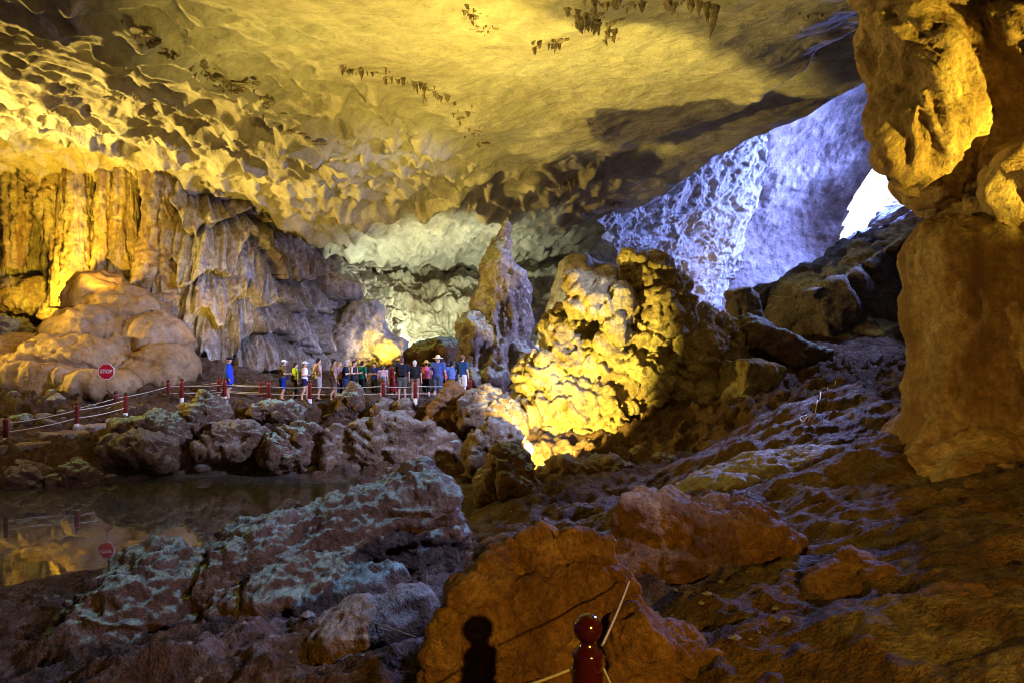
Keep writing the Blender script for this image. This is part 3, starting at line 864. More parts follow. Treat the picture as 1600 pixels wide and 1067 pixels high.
# yellow-lit central formation
Y = 28.8
YU = 27.5
yr = [B(925, 640, Y, 105, 62, 1.9), B(905, 685, Y - .3, 80, 45, 1.6), B(985, 690, Y - .1, 60, 40, 1.4), B(850, 590, Y, 42, 38, 1.1), B(838, 655, Y - .2, 38, 38, 1.1),
      B(935, 570, Y + .3, 92, 60, 1.7, 20), B(880, 520, Y, 30, 34, .9), B(1000, 590, Y - .1, 85, 55, 1.6, 25), B(1040, 640, Y, 60, 45, 1.4, 30),
      B(955, 500, YU - .1, 24, 45, 0.8), B(960, 545, Y - .7, 34, 50, 0.9), B(1000, 520, Y - .6, 50, 40, 1.0),
      B(905, 455, YU, 20, 34, 0.6, -15), B(935, 475, YU + .1, 45, 24, 0.8, 22), B(968, 480, YU - .2, 30, 30, 0.7), B(950, 455, YU + .5, 50, 20, 0.8, 18),
      B(1028, 482, YU + .6, 44, 54, 1.3), B(1010, 440, YU + .5, 34, 34, 0.9), B(996, 412, YU + .2, 17, 11, 0.5), B(1002, 428, YU + .3, 12, 22, 0.5), B(1028, 425, YU + .9, 20, 24, .7), B(1050, 520, Y + .5, 60, 50, 1.5),
      B(1085, 555, Y - .3, 40, 52, 1.2, 8), B(1120, 560, Y + .9, 46, 52, 1.4), B(1095, 640, Y, 55, 70, 1.6), B(1060, 690, Y - .4, 60, 40, 1.3), B(1130, 690, Y, 50, 40, 1.2), B(1110, 520, Y + 1.2, 40, 30, 1.0), B(1000, 640, Y + 1.4, 140, 100, 1.3)]
yform = rock('flowstone_formation', yr, 0.065, 0.11, M_YROCK, 'knobbly flowstone formation lit bright yellow, with a small mushroom knob on top', 'rock formation',
     disp=d_knob(0.38, 0.24, 0.28), sub=[B(1010, 668, Y - 1.9, 40, 30, 1.3, 20), B(928, 512, Y - 1.4, 26, 24, 1.6), B(985, 512, Y - 2.4, 30, 10, 1.0, 18), B(990, 545, Y - 1.9, 40, 10, .9, 25), B(905, 600, Y - 2.2, 60, 9, .9, -8), B(1060, 600, Y - 1.6, 14, 50, .8, 20)])

# block and rubble to the right of it
rock('boulder', [BX(1172, 600, 26.8, 36, 34, 0.9, 12, 20), B(1180, 585, 27, 34, 28, 0.8)], 0.09, 0.3, M_YROCK, 'squarish pale boulder propped against the yellow formation, right side', disp=d_rough(.16, .8, fine=.03, facet=.12))
rock('boulder', [BX(1175, 655, 25.8, 36, 26, .8, 25, 10), B(1160, 640, 26.2, 26, 30, .8)], 0.09, 0.3, M_BROWN, 'brown boulder wedged below the squarish pale boulder', disp=d_rough(.2, .9, fine=.04, facet=.1, seed=3))
for k, (px, py, D, r, lab) in enumerate([(1075, 708, 24.6, 24, 'rounded brown stone at the foot of the yellow formation'), (1120, 720, 23.6, 28, 'large brown stone in the rubble beside the slope path'), (1000, 716, 25, 22, 'dark stone right in front of the yellow flowstone base'), (1040, 730, 23, 26, 'flat dark stone among the rubble below the yellow formation')]):
    rock('stone', [B(px, py, D, r, r * .72, .5, k * 20), BX(px + 6, py + 4, D, r * .8, r * .6, .45, -k * 15)], 0.05, 0.1, M_BROWN, lab, disp=d_rough(.1, 1.4, fine=.03, facet=.08, seed=k))
# standing slabs with blue tops behind the formation
rock('boulder', [BX(1165, 490, 32, 18, 40, .8, -18), B(1160, 510, 32, 22, 40, .9)], 0.1, 0.3, M_DARK, 'upright dark slab leaning behind the yellow formation', disp=d_rough(.2, .7, facet=.15))
rock('boulder', [BX(1215, 545, 30, 60, 20, 1.6, 22), B(1240, 560, 30, 70, 22, 1.6, 22), B(1175, 520, 30.5, 34, 26, 1.4, 14)], 0.1, 0.4, M_LICHEN, 'sloping boulder with a frosty blue lit top right of the yellow formation', disp=d_rough(.22, .6, .06, .4, fine=.08, seed=5))

# spire
Dp = 36
sp = [CP((791, 352, Dp), 4, (786, 385, Dp), 13), CP((786, 385, Dp), 13, (789, 440, Dp), 27), CP((789, 440, Dp), 27, (790, 500, Dp), 33), CP((790, 500, Dp), 34, (782, 560, Dp), 40), CP((782, 560, Dp), 44, (775, 615, Dp), 54),
      B(768, 450, Dp, 17, 60, .8, 10), B(812, 482, Dp, 16, 52, .8, -4), B(748, 530, Dp - .6, 28, 40, 1.0), B(745, 580, Dp - .5, 30, 40, 1.0), B(805, 575, Dp - .3, 32, 50, 1.1), B(760, 600, Dp - 1, 45, 26, 1.0)]
def d_spire(V, N):
    fl = ridged(V * np.array([1.2, 1.2, 0.28]), 4, .55)
    d = 0.26 * fl + 0.30 * fbm(V * 0.7, 4) + 0.07 * ridged(V * 2.6, 3)
    top = sstep(10.4, 8.0, V[:, 2])
    return V + N * (d * (0.35 + 0.65 * top))[:, None]
rock('stalagmite_spire', sp, 0.085, 0.22, M_SPIRE, 'tall pointed grey stalagmite spire standing behind the visitors', 'stalagmite', disp=d_spire)

# pale pillar and grey boulder behind the formation
rock('pillar', [CP((905, 430, 45), 34, (890, 500, 45), 36), CP((890, 500, 45), 36, (870, 590, 44), 50), B(940, 440, 45, 45, 26, 2.0, -8), B(955, 432, 46, 45, 18, 2.0, 8)], 0.14, 0.6, M_FAR, 'pale rounded limestone pillar between the spire and the yellow formation', 'pillar', disp=d_rough(.3, .4, fine=.06))
rock('boulder', [B(690, 552, 41, 42, 26, 1.5), B(660, 560, 40.5, 30, 22, 1.3), B(675, 590, 40, 55, 30, 1.4), B(715, 570, 41, 25, 30, 1.2)], 0.1, 0.4, M_LICHEN, 'grey green boulder standing behind the visitors in hats', disp=d_rough(.28, .7, fine=.08))
rock('boulder', [B(505, 440, 47, 50, 20, 1.6, 10), B(530, 455, 46.5, 42, 22, 1.6)], 0.12, 0.4, M_WALL, 'smooth brown hump of rock under the end of the flowstone curtain', disp=d_rough(.2, .4, fine=.03))
rock('boulder', [B(570, 520, 46, 36, 50, 1.6), B(600, 545, 45.8, 36, 28, 1.2), B(540, 550, 45, 34, 40, 1.5)], 0.11, 0.5, M_FAR, 'fluted rock face with a yellow lit foot above the visitors', disp=d_rough(.35, .5, fine=.1))

# rocks in front of the visitors and along the pool
mid = [
    ('brown boulder streaked with ochre at the end of the rope fence', M_CLAY, [BX(702, 640, 27.6, 34, 34, .8, 4), B(705, 625, 27.6, 30, 26, .75), B(735, 640, 27.4, 12, 26, .5)], .055, .15, d_rough(.14, 1.3, .05, 1.4, .05, 2)),
    ('small pyramid shaped rock with a pale right face before the visitors', M_LICHEN, [CP((553, 594, 29), 5, (548, 645, 29), 24), B(560, 625, 28.8, 12, 22, .45)], .045, .1, d_rough(.10, 1.5, fine=.04, facet=.06, seed=4)),
    ('mossy green crusted boulder beside the walkway corner', M_LICHEN, [B(330, 640, 27, 40, 28, .9), B(312, 655, 26.6, 34, 24, .8), B(350, 655, 26.6, 26, 26, .8)], .06, .2, d_rough(.18, 1.1, fine=.08, seed=6)),
    ('low boulder with pale drips below the stepped path', M_LICHEN, [B(240, 668, 25.8, 60, 20, .9, 8), B(275, 675, 25.4, 34, 22, .7)], .06, .2, d_rough(.14, 1.0, fine=.07, seed=8)),
    ('long low boulder sloping towards the pool edge', M_BROWN, [B(235, 702, 24.6, 66, 22, .9, 10), B(190, 700, 24.8, 30, 18, .7)], .06, .2, d_rough(.15, 1.0, fine=.05, seed=9)),
    ('dark ridged boulder between the mossy boulder and the pool', M_BROWN, [B(360, 690, 25.4, 52, 26, .9, -14), B(400, 668, 26, 36, 18, .8)], .06, .2, d_rough(.16, 1.0, .04, .6, .06, 10)),
    ('brown wedge boulder with a shining blue white edge at the pool', M_LICHEN, [BX(465, 695, 25.6, 36, 26, .8, -24), B(495, 685, 25.6, 16, 30, .6, 10), B(440, 712, 25, 40, 16, .7)], .055, .15, d_rough(.15, 1.0, fine=.05, facet=.08, seed=11)),
    ('large smooth brown mound on the far shore of the pool', M_BROWN, [B(610, 700, 25.4, 90, 44, 1.5), B(540, 705, 25.2, 34, 40, 1.2), B(690, 705, 25.4, 60, 36, 1.3), B(640, 680, 26.4, 90, 30, 1.5)], .085, .5, d_rough(.16, .7, fine=.03, seed=12)),
    ('craggy rock with a bluish cap beyond the pool corner', M_LICHEN, [B(775, 735, 20.5, 40, 44, .8), B(805, 740, 20.2, 44, 34, .8, 20), B(750, 740, 20.6, 18, 42, .5)], .045, .15, d_rough(.14, 1.3, fine=.06, seed=13)),
    ('dark low rock sloping down left of the yellow formation', M_BROWN, [B(764, 648, 26.8, 58, 34, 1.0, 25)], .07, .25, d_rough(.16, .9, fine=.05, seed=14)),
    ('jagged dark rock added to shade the bank from the flowstone lamp', M_BROWN, [B(788, 704, 22.5, 36, 42, .8), B(786, 690, 24.0, 26, 50, .7), B(760, 712, 22.8, 34, 36, .7)], .06, .2, d_rough(.16, 1.0, fine=.06, seed=24, facet=.1)),  # added rock that blocks the formation lamp towards the bank
    ('long dark rock lying in front of the lamp lit flowstone', M_BROWN, [B(880, 748, 21.4, 70, 24, .8, 4), B(940, 742, 21.6, 56, 22, .8, -6), B(925, 720, 22.6, 20, 14, .4)], .05, .2, d_rough(.14, 1.1, fine=.05, seed=15)),
    ('teal crusted stone on the far left shore of the pool', M_LICHEN, [B(122, 745, 23.2, 28, 16, .5), B(95, 750, 23.2, 20, 14, .5)], .045, .12, d_rough(.09, 1.4, fine=.04, seed=16)),
    ('reddish stone slab leaning at the left pool shore', M_BROWN, [BX(50, 742, 23.3, 44, 11, .5, 14), B(30, 752, 23.1, 30, 12, .5)], .045, .1, d_rough(.09, 1.3, fine=.04, seed=17)),
    ('dark rock heap in the pit beside the flood lamp', M_DARK, [B(20, 520, 36, 40, 26, 1.1), B(55, 535, 35.5, 34, 20, 1.0), B(-20, 540, 35, 50, 34, 1.2)], .09, .3, d_rough(.2, .8, fine=.06, seed=18)),
    ('glowing yellow boulder right behind the flood lamp pit', M_WALL, [B(45, 462, 43, 44, 24, 1.2), B(75, 448, 43.3, 30, 16, 1.0), B(15, 455, 43.5, 30, 22, 1.0)], .09, .3, d_rough(.25, .7, fine=.08, seed=19)),
    ('small glowing yellow block at the foot of the columns', M_WALL, [BX(84, 484, 41, 15, 14, .5, 8)], .06, .1, d_rough(.08, 1.0, fine=.03, seed=20)),
    ('mossy stone mound beside the post before the visitors', M_LICHEN, [B(420, 640, 28.6, 34, 14, .7), B(455, 645, 28.4, 26, 12, .6)], .05, .15, d_rough(.10, 1.2, fine=.05, seed=21)),
    ('dark ochre stone between the pyramid rock and the fence', M_BROWN, [B(590, 640, 28.6, 22, 14, .6, 28), B(630, 645, 28.3, 30, 14, .6, -28)], .05, .15, d_rough(.10, 1.2, fine=.05, seed=22)),
]
for i_, (lab, mat, pr, h, k, df) in enumerate(mid):
    def dj(V, N, df=df, i_=i_):
        V = df(V, N)
        Q = V + i_ * 7.7
        t = Q[:, 2] * 2.6 + Q[:, 0] * .5 + 1.5 * fbm(Q * .7, 3); fr = t - np.floor(t)
        d = .16 * ridged(Q * 1.1, 4, .55) + .12 * (1 - fr) * sstep(0, .18, fr) + .10 * fbm(Q * .9, 2)
        return V + N * d[:, None]
    rock('boulder', pr, h, k, mat, lab, disp=dj, cuts=(12, 100 + i_, .45, .9))

# flowstone mound on the left
fm = [B(160, 470, 38, 44, 36, 1.6), B(195, 500, 37, 60, 40, 2.0), B(150, 525, 35.5, 60, 36, 2.0), B(240, 540, 36, 46, 42, 1.8), B(120, 570, 33, 80, 36, 2.2), B(60, 595, 31.5, 80, 30, 2.0),
      B(30, 560, 34, 60, 30, 2), B(-40, 590, 32, 90, 45, 2.2), B(110, 602, 31, 60, 22, 1.4), B(230, 590, 33.5, 60, 24, 1.8), B(160, 560, 34.2, 20, 20, .8), B(190, 545, 34.6, 22, 24, .8), B(134, 512, 34.4, 26, 24, .9), B(255, 575, 34, 44, 26, 1.4), B(-100, 560, 35, 120, 60, 2.5), B(150, 605, 30.8, 50, 16, 1.2)]
def d_flow(V, N):
    Q = V + fbm(V * .7, 2)[:, None] * .35
    f1, _, _ = worley(Q * np.array([.75, .75, 1.2]))
    g1, _, _ = worley(Q * np.array([1.7, 1.7, 2.4]) + 9)
    r_ = ridged(V * np.array([2.2, 2.2, .5]), 4, .55)
    t = V[:, 2] * .9 + .8 * fbm(V * .5, 3); fr = t - np.floor(t)
    d = .46 * (np.sqrt(np.maximum(0, 1 - f1 * f1)) - .5) + .10 * (np.sqrt(np.maximum(0, 1 - g1 * g1)) - .5) + .07 * r_ + .22 * (1 - fr) * sstep(0, .2, fr) + .2 * fbm(V * .45, 3)
    return V + N * d[:, None]
rock('flowstone_mound', fm, 0.085, 0.32, M_FLOW, 'bulging amber flowstone mound behind the stop sign', 'flowstone', disp=d_flow)

# right: big dark boulders on the slope and the blue one below the hole
rock('boulder', [BX(1330, 500, 38, 100, 95, 3.0, -28, 12), B(1250, 500, 38, 60, 50, 2.4, -20), BX(1390, 440, 40, 70, 70, 3, -35, 20), B(1380, 560, 36, 80, 60, 2.4)], 0.16, 0.6, M_DARK, 'huge dark tilted boulder filling the slope beside the column', disp=d_rough(.4, .35, .08, -.4, .08, 31, facet=.4))
rock('boulder', [BX(1428, 372, 60, 70, 46, 3.5, -38, 10), B(1458, 357, 60, 40, 50, 3.0, -20)], 0.2, 0.6, M_DARK, 'blue lit boulder directly below the bright daylight hole', disp=d_rough(.5, .3, fine=.1, seed=33, facet=.4))
rock('boulder', [BX(1230, 462, 48, 34, 26, 1.6, -20), B(1205, 470, 47, 26, 26, 1.4), B(1260, 440, 50, 30, 26, 1.6, -30)], 0.13, 0.3, M_DARK, 'angular bluish boulder on the crest left of the tilted boulder', disp=d_rough(.3, .5, fine=.08, seed=35, facet=.3))
rock('boulder', [BX(1190, 480, 40, 30, 26, 1.4, -35), B(1170, 500, 40, 26, 26, 1.3)], 0.12, 0.3, M_DARK, 'dark broken boulder above the upright slab', disp=d_rough(.25, .5, fine=.07, seed=36, facet=.25))
rock('ledge', [BX(1395, 395, 42, 50, 7, 1.8, -10), B(1410, 400, 42, 44, 9, 1.8)], 0.1, 0.2, M_LICHEN, 'flat pale green ledge of rock on top of the tilted boulder', disp=d_rough(.16, .6, .06, 0, .06, 37))

# near foreground
def d_ledge(V, N):
    c, s_ = math.cos(.36), math.sin(.36)
    a = V[:, 0] * c + V[:, 2] * s_; b = -V[:, 0] * s_ + V[:, 2] * c
    Q = np.c_[a * .55, V[:, 1] * 1.2, b * 2.2]
    t = b * 3.0 + V[:, 1] * .8 + 1.4 * fbm(V * .8, 3)
    fr = t - np.floor(t)
    d = .16 * fbm(V * .8, 3) + .16 * ridged(Q * .8, 4, .55) + .10 * (1 - fr) * sstep(0, .2, fr) + .05 * ridged(V * 4, 3) + .04 * fbm(V * 9, 2)
    return V + N * d[:, None]
rock('lichen_boulder', [B(600, 830, 12.0, 105, 52, .95, -18), BX(640, 815, 12.1, 60, 50, .8, -20, 15), B(500, 862, 11.4, 120, 56, 1.0, -20), B(370, 900, 10.8, 130, 60, 1.0, -20), B(240, 940, 10.2, 90, 58, .95, -24), B(430, 940, 10.3, 190, 50, .9, -10), B(665, 850, 11.8, 42, 42, .6), B(200, 985, 9.8, 90, 40, .8)],
     0.034, 0.2, M_LICHEN, 'long rough boulder crusted with pale green lichen beside the pool', 'rock', disp=d_ledge)
rock('clay_boulder', [BX(800, 1010, 5.9, 140, 130, .34, 0, 8, 4, .2), B(852, 850, 6.2, 66, 84, .34), BX(925, 935, 6.0, 62, 60, .34, 28, 10, 0, .12), BX(880, 880, 6.1, 60, 75, .3, 18, 12, 0, .1), B(715, 955, 5.9, 78, 105, .36, 8), B(770, 890, 6.05, 60, 75, .3, 30), B(840, 1060, 5.8, 200, 120, .42), BX(1010, 1060, 5.7, 110, 95, .4, 28, 10), B(1060, 1080, 5.6, 90, 80, .4)],
     0.024, 0.10, M_CLAY, 'orange lamplit clay boulder just behind the nearest rope post', 'rock', disp=d_rough(.07, 2.0, .03, -.5, .022, 43, facet=.06), cuts=(9, 77, .72, .95))
rock('boulder', [BX(1080, 812, 8.6, 130, 38, .6, 4, -8, 0, .15), B(1000, 800, 8.7, 70, 34, .5), BX(1090, 862, 8.5, 150, 28, .6, -6, -8), B(1190, 830, 8.7, 60, 50, .6), B(1030, 890, 8.6, 100, 30, .6)],
     0.035, 0.12, M_CLAY, 'layered red brown boulder to the right behind the orange clay boulder', 'rock', disp=d_rough(.09, 1.5, .06, -.05, .04, 45, facet=.08), cuts=(9, 78, .65, .92))
rock('boulder', [BX(1330, 915, 6.8, 60, 32, .4, -28, 10), B(1310, 925, 6.8, 50, 28, .4)], 0.035, 0.1, M_CLAY, 'wedge of dark clay rock half buried in the slope', 'rock', disp=d_rough(.05, 1.8, .02, .5, .02, 46, facet=.04))
rock('boulder', [B(1500, 965, 5.6, 70, 36, .4), B(1540, 950, 5.6, 70, 30, .4)], 0.035, 0.1, M_CLAY, 'rounded dark clay rock lying low on the slope by the column', 'rock', disp=d_rough(.05, 1.8, fine=.02, seed=47))
rock('boulder', [B(560, 985, 7.2, 90, 40, .5, -16), B(640, 960, 7.4, 50, 40, .4)], 0.035, 0.12, M_BROWN, 'dark crumbling rock between the lichen boulder and the clay boulder', 'rock', disp=d_rough(.08, 1.6, .03, -.3, .03, 48))
rock('mound', [B(1180, 760, 14.2, 120, 40, 1.4, -8), B(1280, 740, 14.4, 110, 40, 1.4, -10), B(1120, 790, 13.8, 60, 36, 1.0)], 0.06, 0.4, M_BROWN, 'long mud mound with blue glinting crest in front of the column', 'mound', disp=d_rough(.12, .9, .05, -.2, .05, 49))

# right column near the camera
cD = 12.0
rc = [B(1470, 40, cD, 92, 190, 1.0, 4), B(1456, 165, cD - .1, 72, 110, .8, 10), B(1500, -120, cD, 150, 200, 1.3), B(1512, 225, cD + .3, 78, 100, .9, 25), B(1580, 310, cD + .4, 92, 150, .9),
      B(1520, 60, cD - .6, 34, 150, .4, 32), B(1560, 20, cD - .7, 26, 130, .35, 28), B(1475, 90, cD - .7, 24, 110, .3, 30),
      B(1565, -10, cD - .3, 80, 170, .8, 18), B(1600, 130, cD - .5, 40, 90, .5, 20), B(1660, 60, cD - .9, 125, 120, 1.2), B(1660, 260, cD - .7, 105, 160, 1.1), B(1655, 110, cD - 1.1, 90, 70, 1.0), B(1640, 440, cD - .6, 75, 110, .9, -8),
      B(1500, 412, cD - .1, 88, 66, .9), B(1520, 480, cD, 96, 110, 1.0), B(1515, 600, cD, 92, 130, 1.0), B(1620, 580, cD - .4, 110, 170, 1.1, 6), B(1560, 700, cD - .2, 150, 70, 1.4), B(1500, 735, cD - .3, 150, 45, 1.5, -6), B(1600, 745, cD - 1.2, 170, 50, 1.3), B(1450, 690, cD + .3, 60, 40, 1.0, -20), B(1740, 500, cD, 140, 400, 1.6), B(1720, -120, cD, 220, 200, 1.6)]
def d_col(V, N):
    Q = V.copy()
    c, s = math.cos(.45), math.sin(.45)
    A = np.c_[Q[:, 0] * c + Q[:, 2] * s * .9, Q[:, 1] * .35, (-Q[:, 0] * s + Q[:, 2] * c) * .13]
    hi = sstep(5.5, 7.0, V[:, 2])
    fl = ridged(A * 1.9, 3, .5)
    d = hi * (.26 * fl + .10 * ridged(A * 4.5 + 3, 3)) + .12 * fbm(Q * 0.9, 4) + .03 * fbm(Q * 4, 3) + (1 - hi) * .09 * ridged(Q * np.array([1.4, 1.4, .45]), 4)
    return V + N * d[:, None]
rock('rock_column', rc, 0.06, 0.22, M_COLUMN, 'massive bulging rock column at the side, its head lit yellow', 'rock column', disp=d_col)

# ------------------------------------------------------------------ stalactites on the ceiling
def stal_mesh(seed, L=1.0, r=0.2):
    n, nth = 9, 8
    z = np.linspace(0.25, -1, n) * L
    rr = r * np.array([1.7, 1.25, 1.0, .85, .74, .6, .45, .28, .06])
    th = np.linspace(0, 2 * np.pi, nth, endpoint=False)
    V = np.stack([np.cos(th)[None] * rr[:, None], np.sin(th)[None] * rr[:, None] * .7, np.repeat(z[:, None], nth, 1)], -1).reshape(-1, 3)
    V[:, 0] += .12 * perlin(V * np.array([0, 0, 2.0]) + seed * 3.3) * L
    V += (perlin(V * 6 + seed * 7) * r * .5)[:, None] * np.array([1, 1, 0.0])
    return mesh_np('stalactite', V, grid_faces(n, nth, True)[:, ::-1])
SM = [stal_mesh(k, 1.0, .16 + .05 * (k % 3)) for k in range(6)]
for m in SM: m.materials.append(M_STAL)
def stal(px, py, L, w=1.0):
    q = hit(px, py, lambda x, y: ceil_z(x, y))
    o = link('stalactite', SM[random.randrange(6)], None, ceiling, (q[0], q[1], ceil_z([q[0]], [q[1]])[0] + .05))
    o.scale = (w * L * .9 + .12, w * L * .9 + .12, L)
    o.rotation_euler = (0, 0, random.uniform(0, 6.28))
rs = random.Random(4)
crust = []
for k in range(5):
    rg = np.random.default_rng(70 + k)
    pr = [ell((rg.normal() * .45, rg.normal() * .3, 0), (rg.uniform(.18, .4), rg.uniform(.15, .3), rg.uniform(.05, .12))) for _ in range(7)]
    pr += [cap((x_, y_, .02), (x_ + .02, y_, -rg.uniform(.12, .4)), .07, .015) for x_, y_ in rg.normal(size=(7, 2)) * [.45, .25]]
    V, f = blob(pr, .04, .05)
    V = V + vnormals(V, f) * (.04 * fbm(V * 5 + k, 3))[:, None]
    m_ = mesh_np('crust', V, f); m_.materials.append(M_STAL); crust.append(m_)
def put_crust(px, py, s_):
    q = hit(px, py, lambda x, y: ceil_z(x, y))
    o = link('crust', crust[rs.randrange(5)], None, ceiling, (q[0], q[1], ceil_z([q[0]], [q[1]])[0] + .07))
    o.scale = (s_ * 1.1, s_ * .9, s_ * .75); o.rotation_euler = (rs.uniform(-.15, .15), rs.uniform(-.15, .15), rs.uniform(0, 6.28))
for k in range(24):  # brown crust along the ledge also stands in for the recess shade
    t = rs.random()
    put_crust(195 + 250 * t, 42 + 135 * t + rs.gauss(0, 8), rs.uniform(.25, .7))
for cx, cy, sx, sy, n_, sl in [(925, 34, 26, 18, 14, .5), (858, 66, 16, 5, 5, 0), (975, 4, 50, 6, 8, 0), (1055, 3, 40, 5, 6, 0), (745, 30, 22, 8, 7, .9), (670, 142, 45, 6, 14, .42), (575, 112, 30, 3, 7, .2), (885, 288, 14, 4, 5, 0), (955, 318, 16, 4, 5, .2), (1275, 22, 18, 6, 5, .1), (740, 210, 22, 6, 6, .9), (1100, 6, 14, 4, 4, 0), (470, 215, 40, 6, 8, .5)]:
    for k in range(n_):
        t = max(-1.5, min(1.5, rs.gauss(0, .7)))
        put_crust(cx + t * sx, cy + rs.gauss(0, .5) * sy + t * sx * sl, rs.uniform(.2, .55))
for cx, cy, sx, sy, n, lo, hi, sl in [(925, 34, 24, 18, 30, .15, .5, .5), (858, 66, 16, 7, 12, .1, .32, 0), (970, 4, 50, 8, 16, .15, .4, 0), (1055, 3, 40, 6, 12, .15, .4, 0), (745, 30, 22, 20, 14, .06, .22, .9),
                                      (885, 288, 14, 6, 10, .2, .5, 0), (955, 318, 16, 6, 10, .2, .5, .2), (670, 142, 42, 10, 26, .12, .42, .42), (570, 112, 30, 5, 16, .1, .35, .2), (1275, 22, 18, 8, 9, .08, .2, .1), (740, 210, 20, 20, 12, .1, .25, .9)]:
    for k in range(n):
        t = max(-1.6, min(1.6, rs.gauss(0, .7)))
        stal(cx + t * sx, cy + rs.gauss(0, .5) * sy + t * sx * sl, rs.uniform(lo, hi), rs.uniform(.8, 1.7))
for k in range(26):
    t = rs.random()
    stal(195 + 260 * t + rs.uniform(-10, 10), 44 + 140 * t + rs.gauss(0, 8), rs.uniform(.06, .22), rs.uniform(.9, 1.8))
for px, py, L in [(1112, 8, 1.0), (1102, 4, .6), (1120, 10, .45), (1092, 2, .5), (1107, 14, .5)]:
    stal(px, py, L, .7)

# ------------------------------------------------------------------ posts, ropes, sign
def lathe(name, prof, n=20, mat=None):
    th = np.linspace(0, 2 * np.pi, n, endpoint=False)
    pr = np.array(prof, float)
    V = np.stack([pr[:, None, 0] * np.cos(th)[None], pr[:, None, 0] * np.sin(th)[None], np.repeat(pr[:, 1:2], n, 1)], -1).reshape(-1, 3)
    m = mesh_np(name, V, grid_faces(len(pr), n, True))
    if mat: m.materials.append(mat)
    return m
def ballprof(r, zc, n=9, a0=-1.2):
    return [(r * math.cos(a), zc + r * math.sin(a)) for a in np.linspace(a0, math.pi / 2, n)]
shaft_m = lathe('shaft', [(.001, .1), (.078, .1), (.078, .72), (.085, .73), (.085, .76), (.06, .775), (.045, .80)], 16, M_POST)
base_m = lathe('base_sleeve', [(.001, -.25), (.08, -.25), (.08, .135), (.001, .136)], 16, M_POSTWHITE)
fin_m = lathe('finial', ballprof(.072, .855), 16, M_POSTDARK)
def tube(name, pts, r, mat, n=6, parent=None):
    pts = np.array(pts, float)
    T = np.gradient(pts, axis=0); T /= np.linalg.norm(T, axis=1)[:, None] + 1e-9
    up = np.array([0, 0, 1.0]) if abs(T[:, 2]).mean() < .9 else np.array([0, 1.0, 0])
    A = np.cross(T, up); A /= np.linalg.norm(A, axis=1)[:, None] + 1e-9
    Bv = np.cross(A, T)
    th = np.linspace(0, 2 * np.pi, n, endpoint=False)
    V = (pts[:, None] + r * (np.cos(th)[None, :, None] * A[:, None] + np.sin(th)[None, :, None] * Bv[:, None])).reshape(-1, 3)
    base = pts[0]
    return link(name, mesh_np(name, V - base, grid_faces(len(pts), n, True)[:, ::-1]), mat, parent, base)

posts = []
GS = 'rope posts on the stepped part of the path'; GV = 'rope posts along the visitors'
PR = 'dark red rope post '
plist = [(9, 690, 24.7, PR + 'lowest on the stone steps below the flowstone mound', GS), (85, 670, 27.9, PR + 'halfway up the stone steps, on their far edge', GS), (120, 667, 26.6, PR + 'halfway up the stone steps, on their pool side', GS),
         (181, 646, 29.4, PR + 'right of the stop sign stand, the farther of the pair', GS), (196, 650, 28.3, PR + 'right of the stop sign stand, the nearer of the pair', GS),
         (263, 626, 31.6, PR + 'left of the mossy green boulder, the farther of two', GV), (284, 626, 30.0, PR + 'left of the mossy green boulder, the nearer of two', GV),
         (342, 620, 31.8, PR + 'just behind the person in the long blue jacket', GV), (351, 624, 30.2, PR + 'hiding a leg of the person in the long blue jacket', GV),
         (408, 625, 31.4, PR + 'left of the olive shirt wearer, the farther of a pair', GV), (420, 627, 30.0, PR + 'left of the olive shirt wearer, the nearer of a pair', GV),
         (484, 628, 30.0, PR + 'between the tablet reader and the person with hands on hips', GV), (599, 627, 29.8, PR + 'in front of the short person in the pale pink shirt', GV),
         (649, 627, 29.8, PR + 'in front of the grey haired person in khaki trousers', GV), (735, 624, 30.2, PR + 'ending the rope fence at the foot of the spire', GV)]
def setpost(x, y, z, lab, grp):
    o = empty('rope_post', (x, y, z))
    for nm, m in (('shaft', shaft_m), ('base_sleeve', base_m), ('finial', fin_m)):
        link(nm, m, None, o)
    tag(o, lab, 'post', grp)
    return o
for px, py, D, lab, grp in plist:
    q = P(px, py, D)
    posts.append(q)
    setpost(q[0], q[1], q[2], lab, grp)

def span(idx, hgt, sag=.05):
    pts = []
    for a, b in zip(idx[:-1], idx[1:]):
        A = posts[a] + [0, 0, hgt]; Bq = posts[b] + [0, 0, hgt]
        n = 10
        for k in range(n):
            t = k / n
            pts.append(A * (1 - t) + Bq * t - np.array([0, 0, 4 * sag * t * (1 - t)]))
    pts.append(posts[idx[-1]] + [0, 0, hgt])
    return pts
near = [0, 2, 4]; farr = [1, 3, 5]
nearv = [6, 8, 10, 11, 12, 13, 14]; farv = [5, 7, 9]
for idx, where in ((near, 'along the near side of the stepped path'), (farr, 'along the far side of the stepped path'), (nearv, 'in front of the visitors'), (farv, 'behind the person in the blue jacket')):
    for hgt, nm in ((.62, 'upper'), (.33, 'lower')):
        o = tube('rope', span(idx, hgt), .016, M_ROPE)
        tag(o, f'{nm} pale rope strung {where}', 'rope')

